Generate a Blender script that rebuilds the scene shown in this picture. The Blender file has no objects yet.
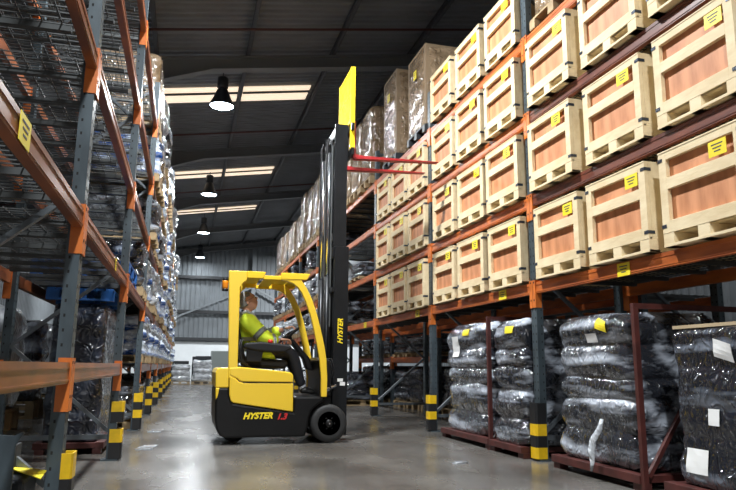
import bpy, bmesh, math, random
from mathutils import Vector, Matrix, noise
random.seed(7)
S = bpy.context.scene
COL = S.collection
PI = math.pi
# ------------------------------------------------------------------ camera, world, lights, exposure
F_PX = 658.36
YAW, PIT, ROL, CH = 0.2662, 0.1823, 0.0091, 0.84
cd = bpy.data.cameras.new('camera'); cam = bpy.data.objects.new('camera', cd); COL.objects.link(cam)
cd.sensor_width = 36.0; cd.lens = F_PX / 736.0 * 36.0; cd.clip_start = 0.05; cd.clip_end = 200
Fv = Vector((math.sin(YAW)*math.cos(PIT), math.cos(YAW)*math.cos(PIT), math.sin(PIT)))
R0 = Vector((math.cos(YAW), -math.sin(YAW), 0)); U0 = R0.cross(Fv)
Rv = R0*math.cos(ROL) + U0*math.sin(ROL); Uv = -R0*math.sin(ROL) + U0*math.cos(ROL)
M = Matrix((Rv, Uv, -Fv)).transposed().to_4x4(); M.translation = Vector((0, 0, CH)); cam.matrix_world = M
S.camera = cam
w = bpy.data.worlds.new('world'); S.world = w; w.use_nodes = True
w.node_tree.nodes['Background'].inputs[0].default_value = (0.55, 0.6, 0.7, 1)
w.node_tree.nodes['Background'].inputs[1].default_value = 0.25
S.view_settings.view_transform = 'Standard'; S.view_settings.look = 'None'
S.view_settings.gamma = 1; S.view_settings.use_curve_mapping = False
S.view_settings.exposure = 0.0
def area(name, loc, size, power, color, target=None, size_y=None, spread=180):
    l = bpy.data.lights.new(name, 'AREA'); l.energy = power; l.color = color; l.spread = math.radians(spread)
    l.shape = 'DISK' if size_y is None else 'RECTANGLE'; l.size = size
    if size_y: l.size_y = size_y
    o = bpy.data.objects.new(name, l); COL.objects.link(o); o.location = loc
    if target is not None:
        o.rotation_euler = (Vector(target)-Vector(loc)).to_track_quat('-Z', 'Y').to_euler()
    return o
LAMP_Y = [-1.4, 6.2, 14.0, 21.9, 28.6, 35.4]
for y in LAMP_Y:
    area('high_bay_light', (0.47, y, 6.36), 0.42, 700 if y < 10 else (330 if y < 25 else (150 if y < 30 else 60)), (0.93, 0.97, 1.0))
for x, y in ((-4.6, 11), (-4.6, 20), (8.0, 4), (8.0, 12), (8.0, 20)):
    area('side_aisle_light', (x, y, 6.3), 0.5, 60, (0.93, 0.97, 1.0))
area('end_wall_fill_light', (5.5, 32.0, 6.9), 0.5, 1000, (0.93, 0.97, 1.0))  # added unseen fill light that brightens the end wall
area('end_wall_fill_light', (-3.5, 32.6, 5.9), 0.5, 350, (0.93, 0.97, 1.0))  # second added fill for the end wall, from the left
# added unseen fill light behind the camera, in place of a flash
area('fill_light_behind_camera', (0.3, -5.3, 2.3), 3.6, 60, (1.0, 0.98, 0.94), target=(1.6, 6, 2.2), size_y=3.6)

# ------------------------------------------------------------------ materials
def mat(name, color, rough=0.5, metal=0.0, var=0.0, vscale=6.0, color2=None, bump=0.0, bscale=40.0, coat=0.0,
        stretch=None, spec=0.5, emit=None, estr=0.0, detail=5):
    m = bpy.data.materials.new(name); m.use_nodes = True
    nt = m.node_tree; b = nt.nodes['Principled BSDF']
    b.inputs['Base Color'].default_value = (*color, 1); b.inputs['Roughness'].default_value = rough
    b.inputs['Metallic'].default_value = metal; b.inputs['Specular IOR Level'].default_value = spec
    if coat: b.inputs['Coat Weight'].default_value = coat; b.inputs['Coat Roughness'].default_value = 0.08
    if emit: b.inputs['Emission Color'].default_value = (*emit, 1); b.inputs['Emission Strength'].default_value = estr
    tc = nt.nodes.new('ShaderNodeTexCoord'); mp = nt.nodes.new('ShaderNodeMapping')
    nt.links.new(tc.outputs['Object'], mp.inputs[0])
    if stretch: mp.inputs['Scale'].default_value = stretch
    if var or color2:
        n = nt.nodes.new('ShaderNodeTexNoise'); n.inputs['Scale'].default_value = vscale; n.inputs['Detail'].default_value = detail
        nt.links.new(mp.outputs[0], n.inputs['Vector'])
        r = nt.nodes.new('ShaderNodeValToRGB'); e = r.color_ramp.elements
        c2 = color2 or tuple(c*(1-var) for c in color)
        e[0].position = 0.36; e[0].color = (*c2, 1); e[1].position = 0.62; e[1].color = (*color, 1)
        nt.links.new(n.outputs[0], r.inputs[0]); nt.links.new(r.outputs[0], b.inputs['Base Color'])
    if bump:
        n2 = nt.nodes.new('ShaderNodeTexNoise'); n2.inputs['Scale'].default_value = bscale; n2.inputs['Detail'].default_value = 6
        nt.links.new(mp.outputs[0], n2.inputs['Vector'])
        bp = nt.nodes.new('ShaderNodeBump'); bp.inputs['Strength'].default_value = bump; bp.inputs['Distance'].default_value = 0.02
        nt.links.new(n2.outputs[0], bp.inputs['Height']); nt.links.new(bp.outputs[0], b.inputs['Normal'])
    return m
MT = {}
MT['upright'] = mat('painted_steel_upright', (0.075, 0.10, 0.115), 0.42, 0.25, color2=(0.045, 0.06, 0.07), vscale=9, stretch=(1, 1, .3))
MT['hole'] = mat('punched_hole', (0.008, 0.008, 0.008), 0.8)
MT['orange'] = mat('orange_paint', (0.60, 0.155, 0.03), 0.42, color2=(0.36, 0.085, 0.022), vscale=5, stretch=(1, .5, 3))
MT['orange_shaded'] = mat('worn_shaded_orange_paint', (0.32, 0.10, 0.035), 0.36, color2=(0.17, 0.058, 0.03), vscale=4, stretch=(1, .6, 3))  # left beams: worn orange, darkened in colour for the shade there
MT['plate'] = mat('orange_connector_paint', (0.66, 0.17, 0.025), 0.42, color2=(0.45, 0.11, 0.02), vscale=9)
MT['wire'] = mat('galvanised_wire', (0.10, 0.105, 0.105), 0.5, 0.5)
MT['channel'] = mat('dull_steel_channel', (0.07, 0.075, 0.075), 0.6, 0.3)
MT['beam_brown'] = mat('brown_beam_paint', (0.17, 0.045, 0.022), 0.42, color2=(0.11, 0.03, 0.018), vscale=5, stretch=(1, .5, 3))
MT['brace'] = mat('galvanised_brace', (0.15, 0.17, 0.185), 0.38, 0.6)
MT['wood'] = mat('pale_pine', (0.80, 0.66, 0.42), 0.7, color2=(0.68, 0.53, 0.31), vscale=5, stretch=(2, .6, 2), bump=.1, bscale=30)
MT['wood_side'] = mat('yellow_pine', (0.50, 0.36, 0.17), 0.7, color2=(0.40, 0.27, 0.12), vscale=5, stretch=(1, 2, .4))
MT['ply'] = mat('pink_plywood', (0.66, 0.29, 0.135), 0.6, color2=(0.48, 0.19, 0.08), vscale=3.2, stretch=(1, 3.2, .8), detail=8)
MT['pallet'] = mat('pallet_wood', (0.42, 0.30, 0.16), 0.8, var=.35, vscale=7)
MT['bracket'] = mat('dark_steel_bracket', (0.06, 0.075, 0.10), 0.35, 0.6)
MT['ylabel'] = mat('yellow_label_paper', (0.85, 0.68, 0.02), 0.5)
MT['print'] = mat('black_print', (0.05, 0.05, 0.05), 0.6)
MT['white'] = mat('white_paper', (0.78, 0.78, 0.76), 0.6)
MT['gyellow'] = mat('yellow_guard_plastic', (0.80, 0.50, 0.01), 0.38, var=.18, vscale=12)
MT['gblack'] = mat('black_guard_plastic', (0.012, 0.012, 0.013), 0.42)
MT['pipered'] = mat('dull_red_pipe', (0.07, 0.022, 0.018), 0.6)
MT['maroon'] = mat('maroon_steel_paint', (0.085, 0.020, 0.016), 0.5, var=.4, vscale=8)
MT['fyellow'] = mat('forklift_yellow_paint', (0.88, 0.585, 0.035), 0.30, coat=.2)
MT['fyellow_matt'] = mat('forklift_guard_yellow_paint', (0.90, 0.60, 0.035), 0.65, spec=.15)
MT['fblack'] = mat('forklift_black_paint', (0.006, 0.006, 0.0065), 0.38, var=.3, spec=.3)
MT['steelblack'] = mat('greased_mast_steel', (0.010, 0.011, 0.013), 0.36, 0.2, var=.3, spec=.35)
MT['chrome'] = mat('chrome_rod', (0.55, 0.57, 0.6), 0.18, 1.0)
MT['rubber'] = mat('tyre_rubber', (0.018, 0.018, 0.018), 0.65, bump=.15)
MT['red'] = mat('red_fork_paint', (0.33, 0.014, 0.018), 0.4)
MT['byellow'] = mat('bright_yellow_paint', (0.92, 0.66, 0.01), 0.6, spec=.3)
MT['logo'] = mat('yellow_lettering', (0.95, 0.72, 0.02), 0.4)
MT['logored'] = mat('red_lettering', (0.55, 0.02, 0.02), 0.4)
MT['hivis'] = mat('hi_vis_fabric', (0.80, 0.98, 0.05), 0.75, color2=(0.66, 0.88, 0.04), vscale=9, bump=.35, bscale=14)
MT['reflect'] = mat('grey_reflective_tape', (0.42, 0.44, 0.43), 0.45)
MT['trouser'] = mat('dark_navy_fabric', (0.018, 0.02, 0.028), 0.8)
MT['skin'] = mat('skin', (0.66, 0.35, 0.24), 0.5)
MT['hair'] = mat('grey_hair', (0.30, 0.29, 0.27), 0.8, var=.5, vscale=60)
MT['shoe'] = mat('black_leather', (0.015, 0.015, 0.015), 0.35)
MT['seat'] = mat('black_vinyl', (0.010, 0.010, 0.011), 0.55, spec=.3)
MT['card'] = mat('brown_cardboard', (0.27, 0.19, 0.115), 0.7, var=.2, vscale=3)
MT['cardlight'] = mat('pale_cardboard', (0.50, 0.38, 0.23), 0.7, var=.2, vscale=3)
MT['amber'] = mat('amber_lens', (0.72, 0.22, 0.01), 0.15, emit=(1, .4, .03), estr=0.02)
MT['lampglow'] = mat('lamp_glass', (1, 1, 1), 0.3, emit=(.72, .88, 1), estr=22)
MT['sky'] = mat('skylight_sheet', (.8, .8, .75), 0.5, emit=(1, .78, .56), estr=1.0)
MT['sink'] = mat('dark_plastic', (0.02, 0.024, 0.03), 0.5)
MT['bluepl'] = mat('blue_pallet_plastic', (0.012, 0.10, 0.34), 0.4, var=.4)

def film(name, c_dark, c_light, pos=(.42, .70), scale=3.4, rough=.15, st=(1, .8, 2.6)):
    """crumpled stretch film over goods: milky film patches, partly painted lamp reflections, glossy creased surface"""
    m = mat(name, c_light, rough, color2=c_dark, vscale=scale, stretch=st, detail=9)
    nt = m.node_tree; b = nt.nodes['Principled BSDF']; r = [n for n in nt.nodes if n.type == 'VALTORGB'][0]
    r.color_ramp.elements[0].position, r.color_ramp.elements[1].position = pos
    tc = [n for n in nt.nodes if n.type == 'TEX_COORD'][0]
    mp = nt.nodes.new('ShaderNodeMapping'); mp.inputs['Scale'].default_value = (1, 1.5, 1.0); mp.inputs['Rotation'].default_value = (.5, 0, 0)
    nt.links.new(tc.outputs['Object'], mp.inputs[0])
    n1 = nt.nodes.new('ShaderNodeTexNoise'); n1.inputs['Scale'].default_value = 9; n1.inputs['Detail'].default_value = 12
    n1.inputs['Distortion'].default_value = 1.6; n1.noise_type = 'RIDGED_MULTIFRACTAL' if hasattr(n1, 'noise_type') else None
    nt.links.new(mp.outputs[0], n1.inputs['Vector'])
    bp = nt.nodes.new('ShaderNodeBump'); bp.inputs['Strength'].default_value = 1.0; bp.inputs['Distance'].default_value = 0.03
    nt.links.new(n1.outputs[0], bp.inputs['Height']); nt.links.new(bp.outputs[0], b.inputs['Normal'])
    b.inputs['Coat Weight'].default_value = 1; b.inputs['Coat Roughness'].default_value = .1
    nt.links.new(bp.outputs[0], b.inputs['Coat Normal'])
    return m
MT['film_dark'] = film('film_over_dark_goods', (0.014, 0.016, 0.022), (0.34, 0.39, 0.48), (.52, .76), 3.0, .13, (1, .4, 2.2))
MT['film_grey'] = film('film_over_grey_goods', (0.02, 0.022, 0.028), (0.55, 0.60, 0.68), (.47, .68), 3.0, .12, (1, .4, 2.4))  # pale bands: bunched film plus lamp reflections painted into the colour
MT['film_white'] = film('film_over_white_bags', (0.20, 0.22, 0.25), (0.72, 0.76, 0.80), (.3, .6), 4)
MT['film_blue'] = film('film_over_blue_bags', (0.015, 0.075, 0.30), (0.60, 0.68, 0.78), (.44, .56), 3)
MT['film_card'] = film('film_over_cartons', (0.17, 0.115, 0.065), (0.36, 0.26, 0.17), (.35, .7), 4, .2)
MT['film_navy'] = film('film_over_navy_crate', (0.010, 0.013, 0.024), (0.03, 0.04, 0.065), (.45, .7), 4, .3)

# floor: polished concrete
m = bpy.data.materials.new('polished_concrete'); m.use_nodes = True; nt = m.node_tree; b = nt.nodes['Principled BSDF']
tc = nt.nodes.new('ShaderNodeTexCoord')
def nz(scale, det, st=(1, 1, 1)):
    mp = nt.nodes.new('ShaderNodeMapping'); mp.inputs['Scale'].default_value = st
    nt.links.new(tc.outputs['Object'], mp.inputs[0])
    n = nt.nodes.new('ShaderNodeTexNoise'); n.inputs['Scale'].default_value = scale; n.inputs['Detail'].default_value = det
    nt.links.new(mp.outputs[0], n.inputs['Vector']); return n
def ramp(src, stops):
    r = nt.nodes.new('ShaderNodeValToRGB'); e = r.color_ramp.elements
    e[0].position, e[0].color = stops[0][0], (*stops[0][1], 1); e[1].position, e[1].color = stops[1][0], (*stops[1][1], 1)
    nt.links.new(src.outputs[0], r.inputs[0]); return r
n1 = nz(1.1, 7); r1 = ramp(n1, [(.35, (.088, .079, .069)), (.65, (.17, .16, .147))])
n2 = nz(26, 5); r2 = ramp(n2, [(.3, (.75, .75, .75)), (.7, (1.1, 1.1, 1.1))])
mx = nt.nodes.new('ShaderNodeMix'); mx.data_type = 'RGBA'; mx.blend_type = 'MULTIPLY'; mx.inputs[0].default_value = 1
nt.links.new(r1.outputs[0], mx.inputs[6]); nt.links.new(r2.outputs[0], mx.inputs[7]); nt.links.new(mx.outputs[2], b.inputs['Base Color'])
n3 = nz(2.0, 6, (1, .35, 1)); r3 = ramp(n3, [(.35, (.17, .17, .17)), (.7, (.34, .34, .34))]); nt.links.new(r3.outputs[0], b.inputs['Roughness'])
n4 = nz(3.0, 3); bp = nt.nodes.new('ShaderNodeBump'); bp.inputs['Strength'].default_value = .12; bp.inputs['Distance'].default_value = .01
nt.links.new(n4.outputs[0], bp.inputs['Height']); nt.links.new(bp.outputs[0], b.inputs['Normal'])
b.inputs['Specular IOR Level'].default_value = .5
MT['floor'] = m
MT['clad'] = mat('grey_wall_cladding', (0.19, 0.21, 0.225), 0.55, var=.15, vscale=1.5)
MT['roof'] = mat('dark_roof_sheet', (0.19, 0.20, 0.215), 0.7, var=.15, vscale=1.5)
MT['rafter'] = mat('grey_painted_rafter', (0.15, 0.155, 0.16), 0.6)
MT['purlin'] = mat('dark_purlin_steel', (0.06, 0.063, 0.07), 0.6)
MT['rail'] = mat('dark_cladding_rail', (0.03, 0.032, 0.035), 0.6)
MT['block'] = mat('white_painted_blockwork', (0.84, 0.88, 0.90), 0.6, var=.05, vscale=3)

# ------------------------------------------------------------------ mesh helpers
def box(bm, x0, x1, y0, y1, z0, z1, mi=0):
    vs = [bm.verts.new((x, y, z)) for x in (x0, x1) for y in (y0, y1) for z in (z0, z1)]
    for f in ((0, 1, 3, 2), (4, 6, 7, 5), (0, 4, 5, 1), (2, 3, 7, 6), (0, 2, 6, 4), (1, 5, 7, 3)):
        fc = bm.faces.new([vs[i] for i in f]); fc.material_index = mi
def bar(bm, p, q, wx, wy, up=(0, 0, 1), mi=0):
    """square-section bar between two points"""
    p, q = Vector(p), Vector(q); d = (q-p).normalized(); u = Vector(up)
    if abs(d.dot(u)) > .98: u = Vector((1, 0, 0))
    s = d.cross(u).normalized(); t = s.cross(d).normalized()
    vs = [bm.verts.new(e + s*a*wx/2 + t*c*wy/2) for e in (p, q) for a, c in ((-1, -1), (1, -1), (1, 1), (-1, 1))]
    for f in ((0, 1, 2, 3), (7, 6, 5, 4), (0, 4, 5, 1), (1, 5, 6, 2), (2, 6, 7, 3), (3, 7, 4, 0)):
        bm.faces.new([vs[i] for i in f]).material_index = mi
def tube(bm, pts, r, n=10, mi=0, closed=False, caps=True):
    pts = [Vector(p) for p in pts]; N = len(pts); rs = r if isinstance(r, (list, tuple)) else [r]*N
    rings = []; ref = None
    for i, p in enumerate(pts):
        a = pts[(i-1) % N] if (i > 0 or closed) else p; c = pts[(i+1) % N] if (i < N-1 or closed) else p
        d = (c-a).normalized()
        if ref is None:
            ref = Vector((0, 0, 1)) if abs(d.z) < .9 else Vector((1, 0, 0))
        s = d.cross(ref).normalized(); t = s.cross(d).normalized(); ref = t
        rings.append([bm.verts.new(p + (s*math.cos(2*PI*k/n) + t*math.sin(2*PI*k/n))*rs[i]) for k in range(n)])
    for i in range(N if closed else N-1):
        A, B = rings[i], rings[(i+1) % N]
        for k in range(n):
            f = bm.faces.new((A[k], A[(k+1) % n], B[(k+1) % n], B[k])); f.material_index = mi; f.smooth = True
    if caps and not closed:
        bm.faces.new(rings[0][::-1]).material_index = mi; bm.faces.new(rings[-1]).material_index = mi
def prism(bm, poly, y0, y1, mi=0, smooth=False):
    """polygon in x,z pushed along y"""
    A = [bm.verts.new((x, y0, z)) for x, z in poly]; B = [bm.verts.new((x, y1, z)) for x, z in poly]; n = len(poly)
    bm.faces.new(A).material_index = mi; bm.faces.new(B[::-1]).material_index = mi
    for i in range(n):
        f = bm.faces.new((A[i], B[i], B[(i+1) % n], A[(i+1) % n])); f.material_index = mi; f.smooth = smooth
def lathe(bm, prof, axis='z', c=(0, 0, 0), n=32, mi=0):
    """prof: list of (radius, along)"""
    c = Vector(c); rings = []
    for r, h in prof:
        ring = []
        for k in range(n):
            a = 2*PI*k/n; u, v = r*math.cos(a), r*math.sin(a)
            q = Vector((u, v, h)) if axis == 'z' else (Vector((u, h, v)) if axis == 'y' else Vector((h, u, v)))
            ring.append(bm.verts.new(c+q))
        rings.append(ring)
    for A, B in zip(rings, rings[1:]):
        for k in range(n):
            f = bm.faces.new((A[k], A[(k+1) % n], B[(k+1) % n], B[k])); f.material_index = mi; f.smooth = True
    for rg in (rings[0], rings[-1]):
        try: bm.faces.new(rg).material_index = mi
        except ValueError: pass
def obj(name, bm, mats, parent=None, bevel=0, smooth=False, loc=None):
    bmesh.ops.recalc_face_normals(bm, faces=bm.faces)
    me = bpy.data.meshes.new(name); bm.to_mesh(me); bm.free()
    for mm in (mats if isinstance(mats, (list, tuple)) else [mats]): me.materials.append(mm)
    if smooth:
        for p in me.polygons: p.use_smooth = True
    o = bpy.data.objects.new(name, me); COL.objects.link(o)
    if parent: o.parent = parent
    if loc: o.location = loc
    if bevel:
        b = o.modifiers.new('bevel', 'BEVEL'); b.width = bevel; b.segments = 2; b.limit_method = 'ANGLE'
    return o
NB = bmesh.new
def empty(name, loc=(0, 0, 0), rz=0):
    o = bpy.data.objects.new(name, None); COL.objects.link(o); o.location = loc; o.rotation_euler = (0, 0, rz); return o
def tag(o, label, cat, group=None, kind=None):
    o['label'] = label; o['category'] = cat
    if group: o['group'] = group
    if kind: o['kind'] = kind
    return o
def struct(o): o['kind'] = 'structure'; return o
def dup(o, parent=None):
    c = o.copy(); COL.objects.link(c)
    if parent: c.parent = parent
    for ch in list(o.children): dup(ch, c)
    return c
def text(name, s, size, M4, m, parent, extr=.002, shear=.25, off=.0, sx=1.0):
    cu = bpy.data.curves.new(name, 'FONT'); cu.body = s; cu.size = size; cu.extrude = extr; cu.shear = shear; cu.offset = off
    t = bpy.data.objects.new(name, cu); COL.objects.link(t)
    me = bpy.data.meshes.new_from_object(t.evaluated_get(bpy.context.evaluated_depsgraph_get()))
    bpy.data.objects.remove(t); me.transform(Matrix.Diagonal((sx, 1, 1, 1))); me.transform(M4)
    me.materials.clear(); me.materials.append(m)
    o = bpy.data.objects.new(name, me); COL.objects.link(o); o.parent = parent
    return o
ORD = ['first', 'second', 'third', 'fourth', 'fifth', 'sixth', 'seventh', 'eighth', 'ninth', 'tenth', 'eleventh', 'twelfth']

# ------------------------------------------------------------------ setting
XW0, XW1, YW0, YW1 = -6.5, 11.5, -6.0, 36.6
RZ0, RS = 7.18, 0.15                       # roof underside height at x=0, slope
roofz = lambda x: RZ0 + RS*x
bm = NB(); box(bm, XW0-.2, XW1+.2, YW0-.2, YW1+.2, -.2, 0); struct(obj('floor', bm, MT['floor']))
def corrugated(bm, a, c, z0, z1, pitch, amp, flip=1, side='y', pos=0, mi=0):
    """trapezoid-profile sheet running along one wall"""
    n = int((c-a)/pitch); pr = []
    for i in range(n+1):
        s = a+i*pitch
        pr += [(s, 0), (s+pitch*.35, 0), (s+pitch*.5, amp), (s+pitch*.85, amp)]
    prev = None
    for s, d in pr:
        if s > c: break
        za, zb = (z0(s), z1(s)) if callable(z1) else (z0, z1)
        p = (s, pos+flip*d) if side == 'y' else (pos+flip*d, s)
        cur = (bm.verts.new((*p, za)), bm.verts.new((*p, zb)))
        if prev: bm.faces.new((prev[0], cur[0], cur[1], prev[1])).material_index = mi
        prev = cur
# back wall: cladding over white block wall
bm = NB(); corrugated(bm, XW0, XW1, lambda s: 2.0, lambda s: roofz(s)+.2, .25, .04, -1, 'y', YW1)
box(bm, XW0, XW1, YW1+.002, YW1+.2, 0, 9.5, 0)
wb = struct(obj('wall_back', bm, MT['clad']))
bm = NB(); box(bm, XW0, XW1, YW1-.12, YW1-.0, 0, 2.05); struct(obj('wall_back_block_base', bm, MT['block'])); bpy.data.objects['wall_back_block_base'].name = 'trim_1'
bm = NB()
for z in (2.1, 3.55, 5.4): box(bm, XW0, XW1, YW1-.3, YW1-.125, z, z+.16)
o = struct(obj('trim_2', bm, MT['rail']))
bm = NB(); box(bm, 3.3, 3.5, YW1-.42, YW1-.31, 0, roofz(3.3)-.5); bar(bm, (-1.5, YW1-.36, 2.9), (3.3, YW1-.36, 5.0), .09, .09); bar(bm, (3.5, YW1-.36, 5.0), (8, YW1-.36, 2.6), .09, .09)
struct(obj('trim_3', bm, MT['clad']))
bm = NB(); corrugated(bm, YW0, YW1, 0.0, 6.6, .25, .04, 1, 'x', XW0); box(bm, XW0-.2, XW0-.002, YW0, YW1, 0, 6.9); struct(obj('wall_left', bm, MT['clad']))
bm = NB(); corrugated(bm, YW0, YW1, 0.0, 9.0, .25, .04, -1, 'x', XW1); box(bm, XW1+.002, XW1+.2, YW0, YW1, 0, 9.6); struct(obj('wall_right', bm, MT['clad']))
bm = NB(); box(bm, XW0, XW1, YW0-.2, YW0, 0, 9.5); struct(obj('wall_front', bm, MT['rail']))
# roof sheet, corrugations across the aisle
bm = NB(); pitch = .19; y = YW0-.2; prev = None
while y < YW1+.2:
    for dy, dz in ((0, 0), (.06, 0), (.085, .045), (.165, .045)):
        cur = [bm.verts.new((x, y+dy, roofz(x)+dz)) for x in (XW0-.2, XW1+.2)]
        if prev: bm.faces.new((prev[0], prev[1], cur[1], cur[0]))
        prev = cur
    y += pitch
zt = .3
vs = [bm.verts.new((x, yy, roofz(x)+zt)) for x, yy in ((XW0-.2, YW0-.2), (XW1+.2, YW0-.2), (XW1+.2, YW1+.2), (XW0-.2, YW1+.2))]
bm.faces.new(vs)
struct(obj('ceiling', bm, MT['roof']))
# rafters
RAF = [0.9, 6.95, 13.0, 19.1, 24.9, 30.7, 36.2]
for i, y in enumerate(RAF):
    bm = NB()
    def sect(x0, z0a, z0b, x1, z1a, z1b, ty):
        vs = [bm.verts.new(p) for p in ((x0, y-ty, z0a), (x1, y-ty, z1a), (x1, y-ty, z1b), (x0, y-ty, z0b), (x0, y+ty, z0a), (x1, y+ty, z1a), (x1, y+ty, z1b), (x0, y+ty, z0b))]
        for f in ((0, 1, 2, 3), (7, 6, 5, 4), (0, 4, 5, 1), (1, 5, 6, 2), (2, 6, 7, 3), (3, 7, 4, 0)): bm.faces.new([vs[k] for k in f])
    pts = [(XW0, 5.6), (-2.6, 5.75), (.22, roofz(.22)-.46), (XW1, roofz(XW1)-.46)]
    for (xa, za), (xb, zb) in zip(pts, pts[1:]):
        sect(xa, za, za+.03, xb, zb, zb+.03, .1)
        sect(xa, za+.03, roofz(xa)-.21, xb, zb+.03, roofz(xb)-.21, .012)
    sect(XW0, roofz(XW0)-.21, roofz(XW0)-.18, XW1, roofz(XW1)-.21, roofz(XW1)-.18, .1)
    struct(obj('trim_%d' % (4+i), bm, MT['rafter']))
# purlins running down the building
PX = [-6.28, -4.48, -2.68, -.88, .92, 2.72, 4.52, 6.32, 8.12, 9.92]
for i, x in enumerate(PX):
    bm = NB(); z = roofz(x)
    box(bm, x-.035, x+.035, YW0, YW1, z-.175, z-.155); box(bm, x-.005, x+.005, YW0, YW1, z-.155, z-.03); box(bm, x-.035, x+.035, YW0, YW1, z-.03, z-.012)
    struct(obj('trim_%d' % (20+i), bm, MT['purlin']))
# skylight strips
SK = [(3.5, 4.5), (8.9, 9.9), (14.85, 15.7), (21.75, 22.55), (27.5, 28.15)]
k = 1
for y0, y1 in SK[2:]:
    for xa, xb in ((-2.62, -.94), (-.82, .86), (.98, 2.58)):
        bm = NB()
        vs = [bm.verts.new((x, y, roofz(x)-.05+dz)) for dz in (0, .02) for x, y in ((xa, y0), (xb, y0), (xb, y1), (xa, y1))]
        for f in ((0, 1, 2, 3), (7, 6, 5, 4), (0, 4, 5, 1), (1, 5, 6, 2), (2, 6, 7, 3), (3, 7, 4, 0)): bm.faces.new([vs[q] for q in f])
        o = struct(obj('window_%d' % k, bm, MT['sky']))
        bm = NB()
        ym = (y0*.68+y1*.32)
        vs = [bm.verts.new((x, y, roofz(x)-.09+dz)) for dz in (0, .03) for x, y in ((xa, ym-.04), (xb, ym-.04), (xb, ym+.04), (xa, ym+.04))]
        for f in ((0, 1, 2, 3), (7, 6, 5, 4), (0, 4, 5, 1), (1, 5, 6, 2), (2, 6, 7, 3), (3, 7, 4, 0)): bm.faces.new([vs[q] for q in f])
        obj('glazing_bar', bm, MT['rail'], o); k += 1
# sprinkler pipes
for i, (y, dz) in enumerate(((11.6, .62), (17.4, .62), (23.6, .62))):
    bm = NB(); tube(bm, [(XW0+.1, y, roofz(XW0)-dz+.35), (XW1-.1, y, roofz(XW1)-dz+.35)], .025, 8)
    tag(obj('sprinkler_pipe', bm, MT['pipered']), 'thin red pipe crossing under the roof, %s from the camera' % ['nearest', 'middle one', 'farthest'][i], 'pipe', 'red pipes under the roof')

# ------------------------------------------------------------------ high bay lamps
def make_lamp():
    r = empty('high_bay_lamp')
    bm = NB(); lathe(bm, [(.09, .42), (.13, .36), (.19, .20), (.28, .03), (.285, 0), (.27, 0), (.18, .19), (.12, .33)], n=28); obj('reflector', bm, MT['sink'], r)
    bm = NB(); lathe(bm, [(.10, .42), (.12, .44), (.12, .66), (.09, .68)], n=20); obj('ballast_housing', bm, MT['sink'], r)
    bm = NB(); tube(bm, [(0, 0, .68), (0, 0, 1.02)], .012, 6); obj('hanging_rod', bm, MT['sink'], r)
    bm = NB(); lathe(bm, [(.001, .018), (.25, .018), (.25, .026), (.001, .026)], n=28); obj('lamp_glass', bm, MT['lampglow'], r)
    return r
lp = make_lamp()
LN = ['high bay lamp above the photographer', 'high bay lamp above the forklift, out at the top', 'biggest and nearest glowing high bay lamp hanging from the dark roof',
      'second glowing high bay lamp down the aisle', 'third glowing high bay lamp down the aisle', 'smallest and farthest glowing high bay lamp near the end wall']
for i, y in enumerate(LAMP_Y):
    if i < 2: continue
    o = lp if i == 2 else dup(lp); o.location = (.47, y, 6.40); tag(o, LN[i], 'lamp', 'high bay lamps over the aisle')

# ------------------------------------------------------------------ racking
BAY = 2.8
XR, XL = 3.209, -.557
YR = [5.687+BAY*i for i in range(-2, 8)]           # right upright centres; YR[2] = post beside the wrapped stacks
YL = [3.704+BAY*i for i in range(-1, 11)]          # left upright centres; YL[1] = nearest post in view
ZR = [1.596, 2.453, 3.311, 4.141]
ZL = [.794, 1.593, 2.478, 3.321, 4.15]
BH = .104
def upright_frame(side):
    """front face at x=0, rack going to +x (right rack); local y centred"""
    r = empty('rack_upright_frame'); top = 4.78
    for nm, x in (('front_post', 0), ('rear_post', .93)):
        bm = NB()
        a, c = (x, x+.068)
        # open channel section with a stepped face
        for (x0, x1, y0, y1) in ((a+.0, a+.028, -.05, .05), (a+.028, a+.068, -.05, -.044), (a+.028, a+.068, .044, .05), (a+.062, a+.068, -.044, -.022), (a+.062, a+.068, .022, .044)):
            box(bm, x0, x1, y0, y1, 0.012, top)
        z = .1
        while z < top-.05:
            box(bm, a-.0012, a, -.034, -.022, z, z+.018, 1); box(bm, a-.0012, a, .022, .034, z, z+.018, 1)
            box(bm, a+.042, a+.052, -.0508, -.05, z, z+.016, 1); box(bm, a+.042, a+.052, .05, .0508, z, z+.016, 1)
            z += .075
        p = obj(nm, bm, [MT['upright'], MT['hole']], r)
        bm = NB(); box(bm, x-.03, x+.11, -.075, .075, 0, .012); obj('foot_plate', bm, MT['upright'], p)
    z = .25; d = 1
    for kx in range(6):
        z2 = z+.74
        bm = NB(); p, q = ((.068, 0, z), (.93, 0, z2)) if d > 0 else ((.93, 0, z), (.068, 0, z2))
        bar(bm, p, q, .03, .04, (0, 1, 0)); obj('diagonal_brace', bm, MT['brace'], r); z = z2; d = -d
    for z in (.2, 4.72):
        bm = NB(); box(bm, .068, .93, -.016, .016, z-.02, z+.02); obj('cross_brace', bm, MT['brace'], r)
    return r
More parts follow.
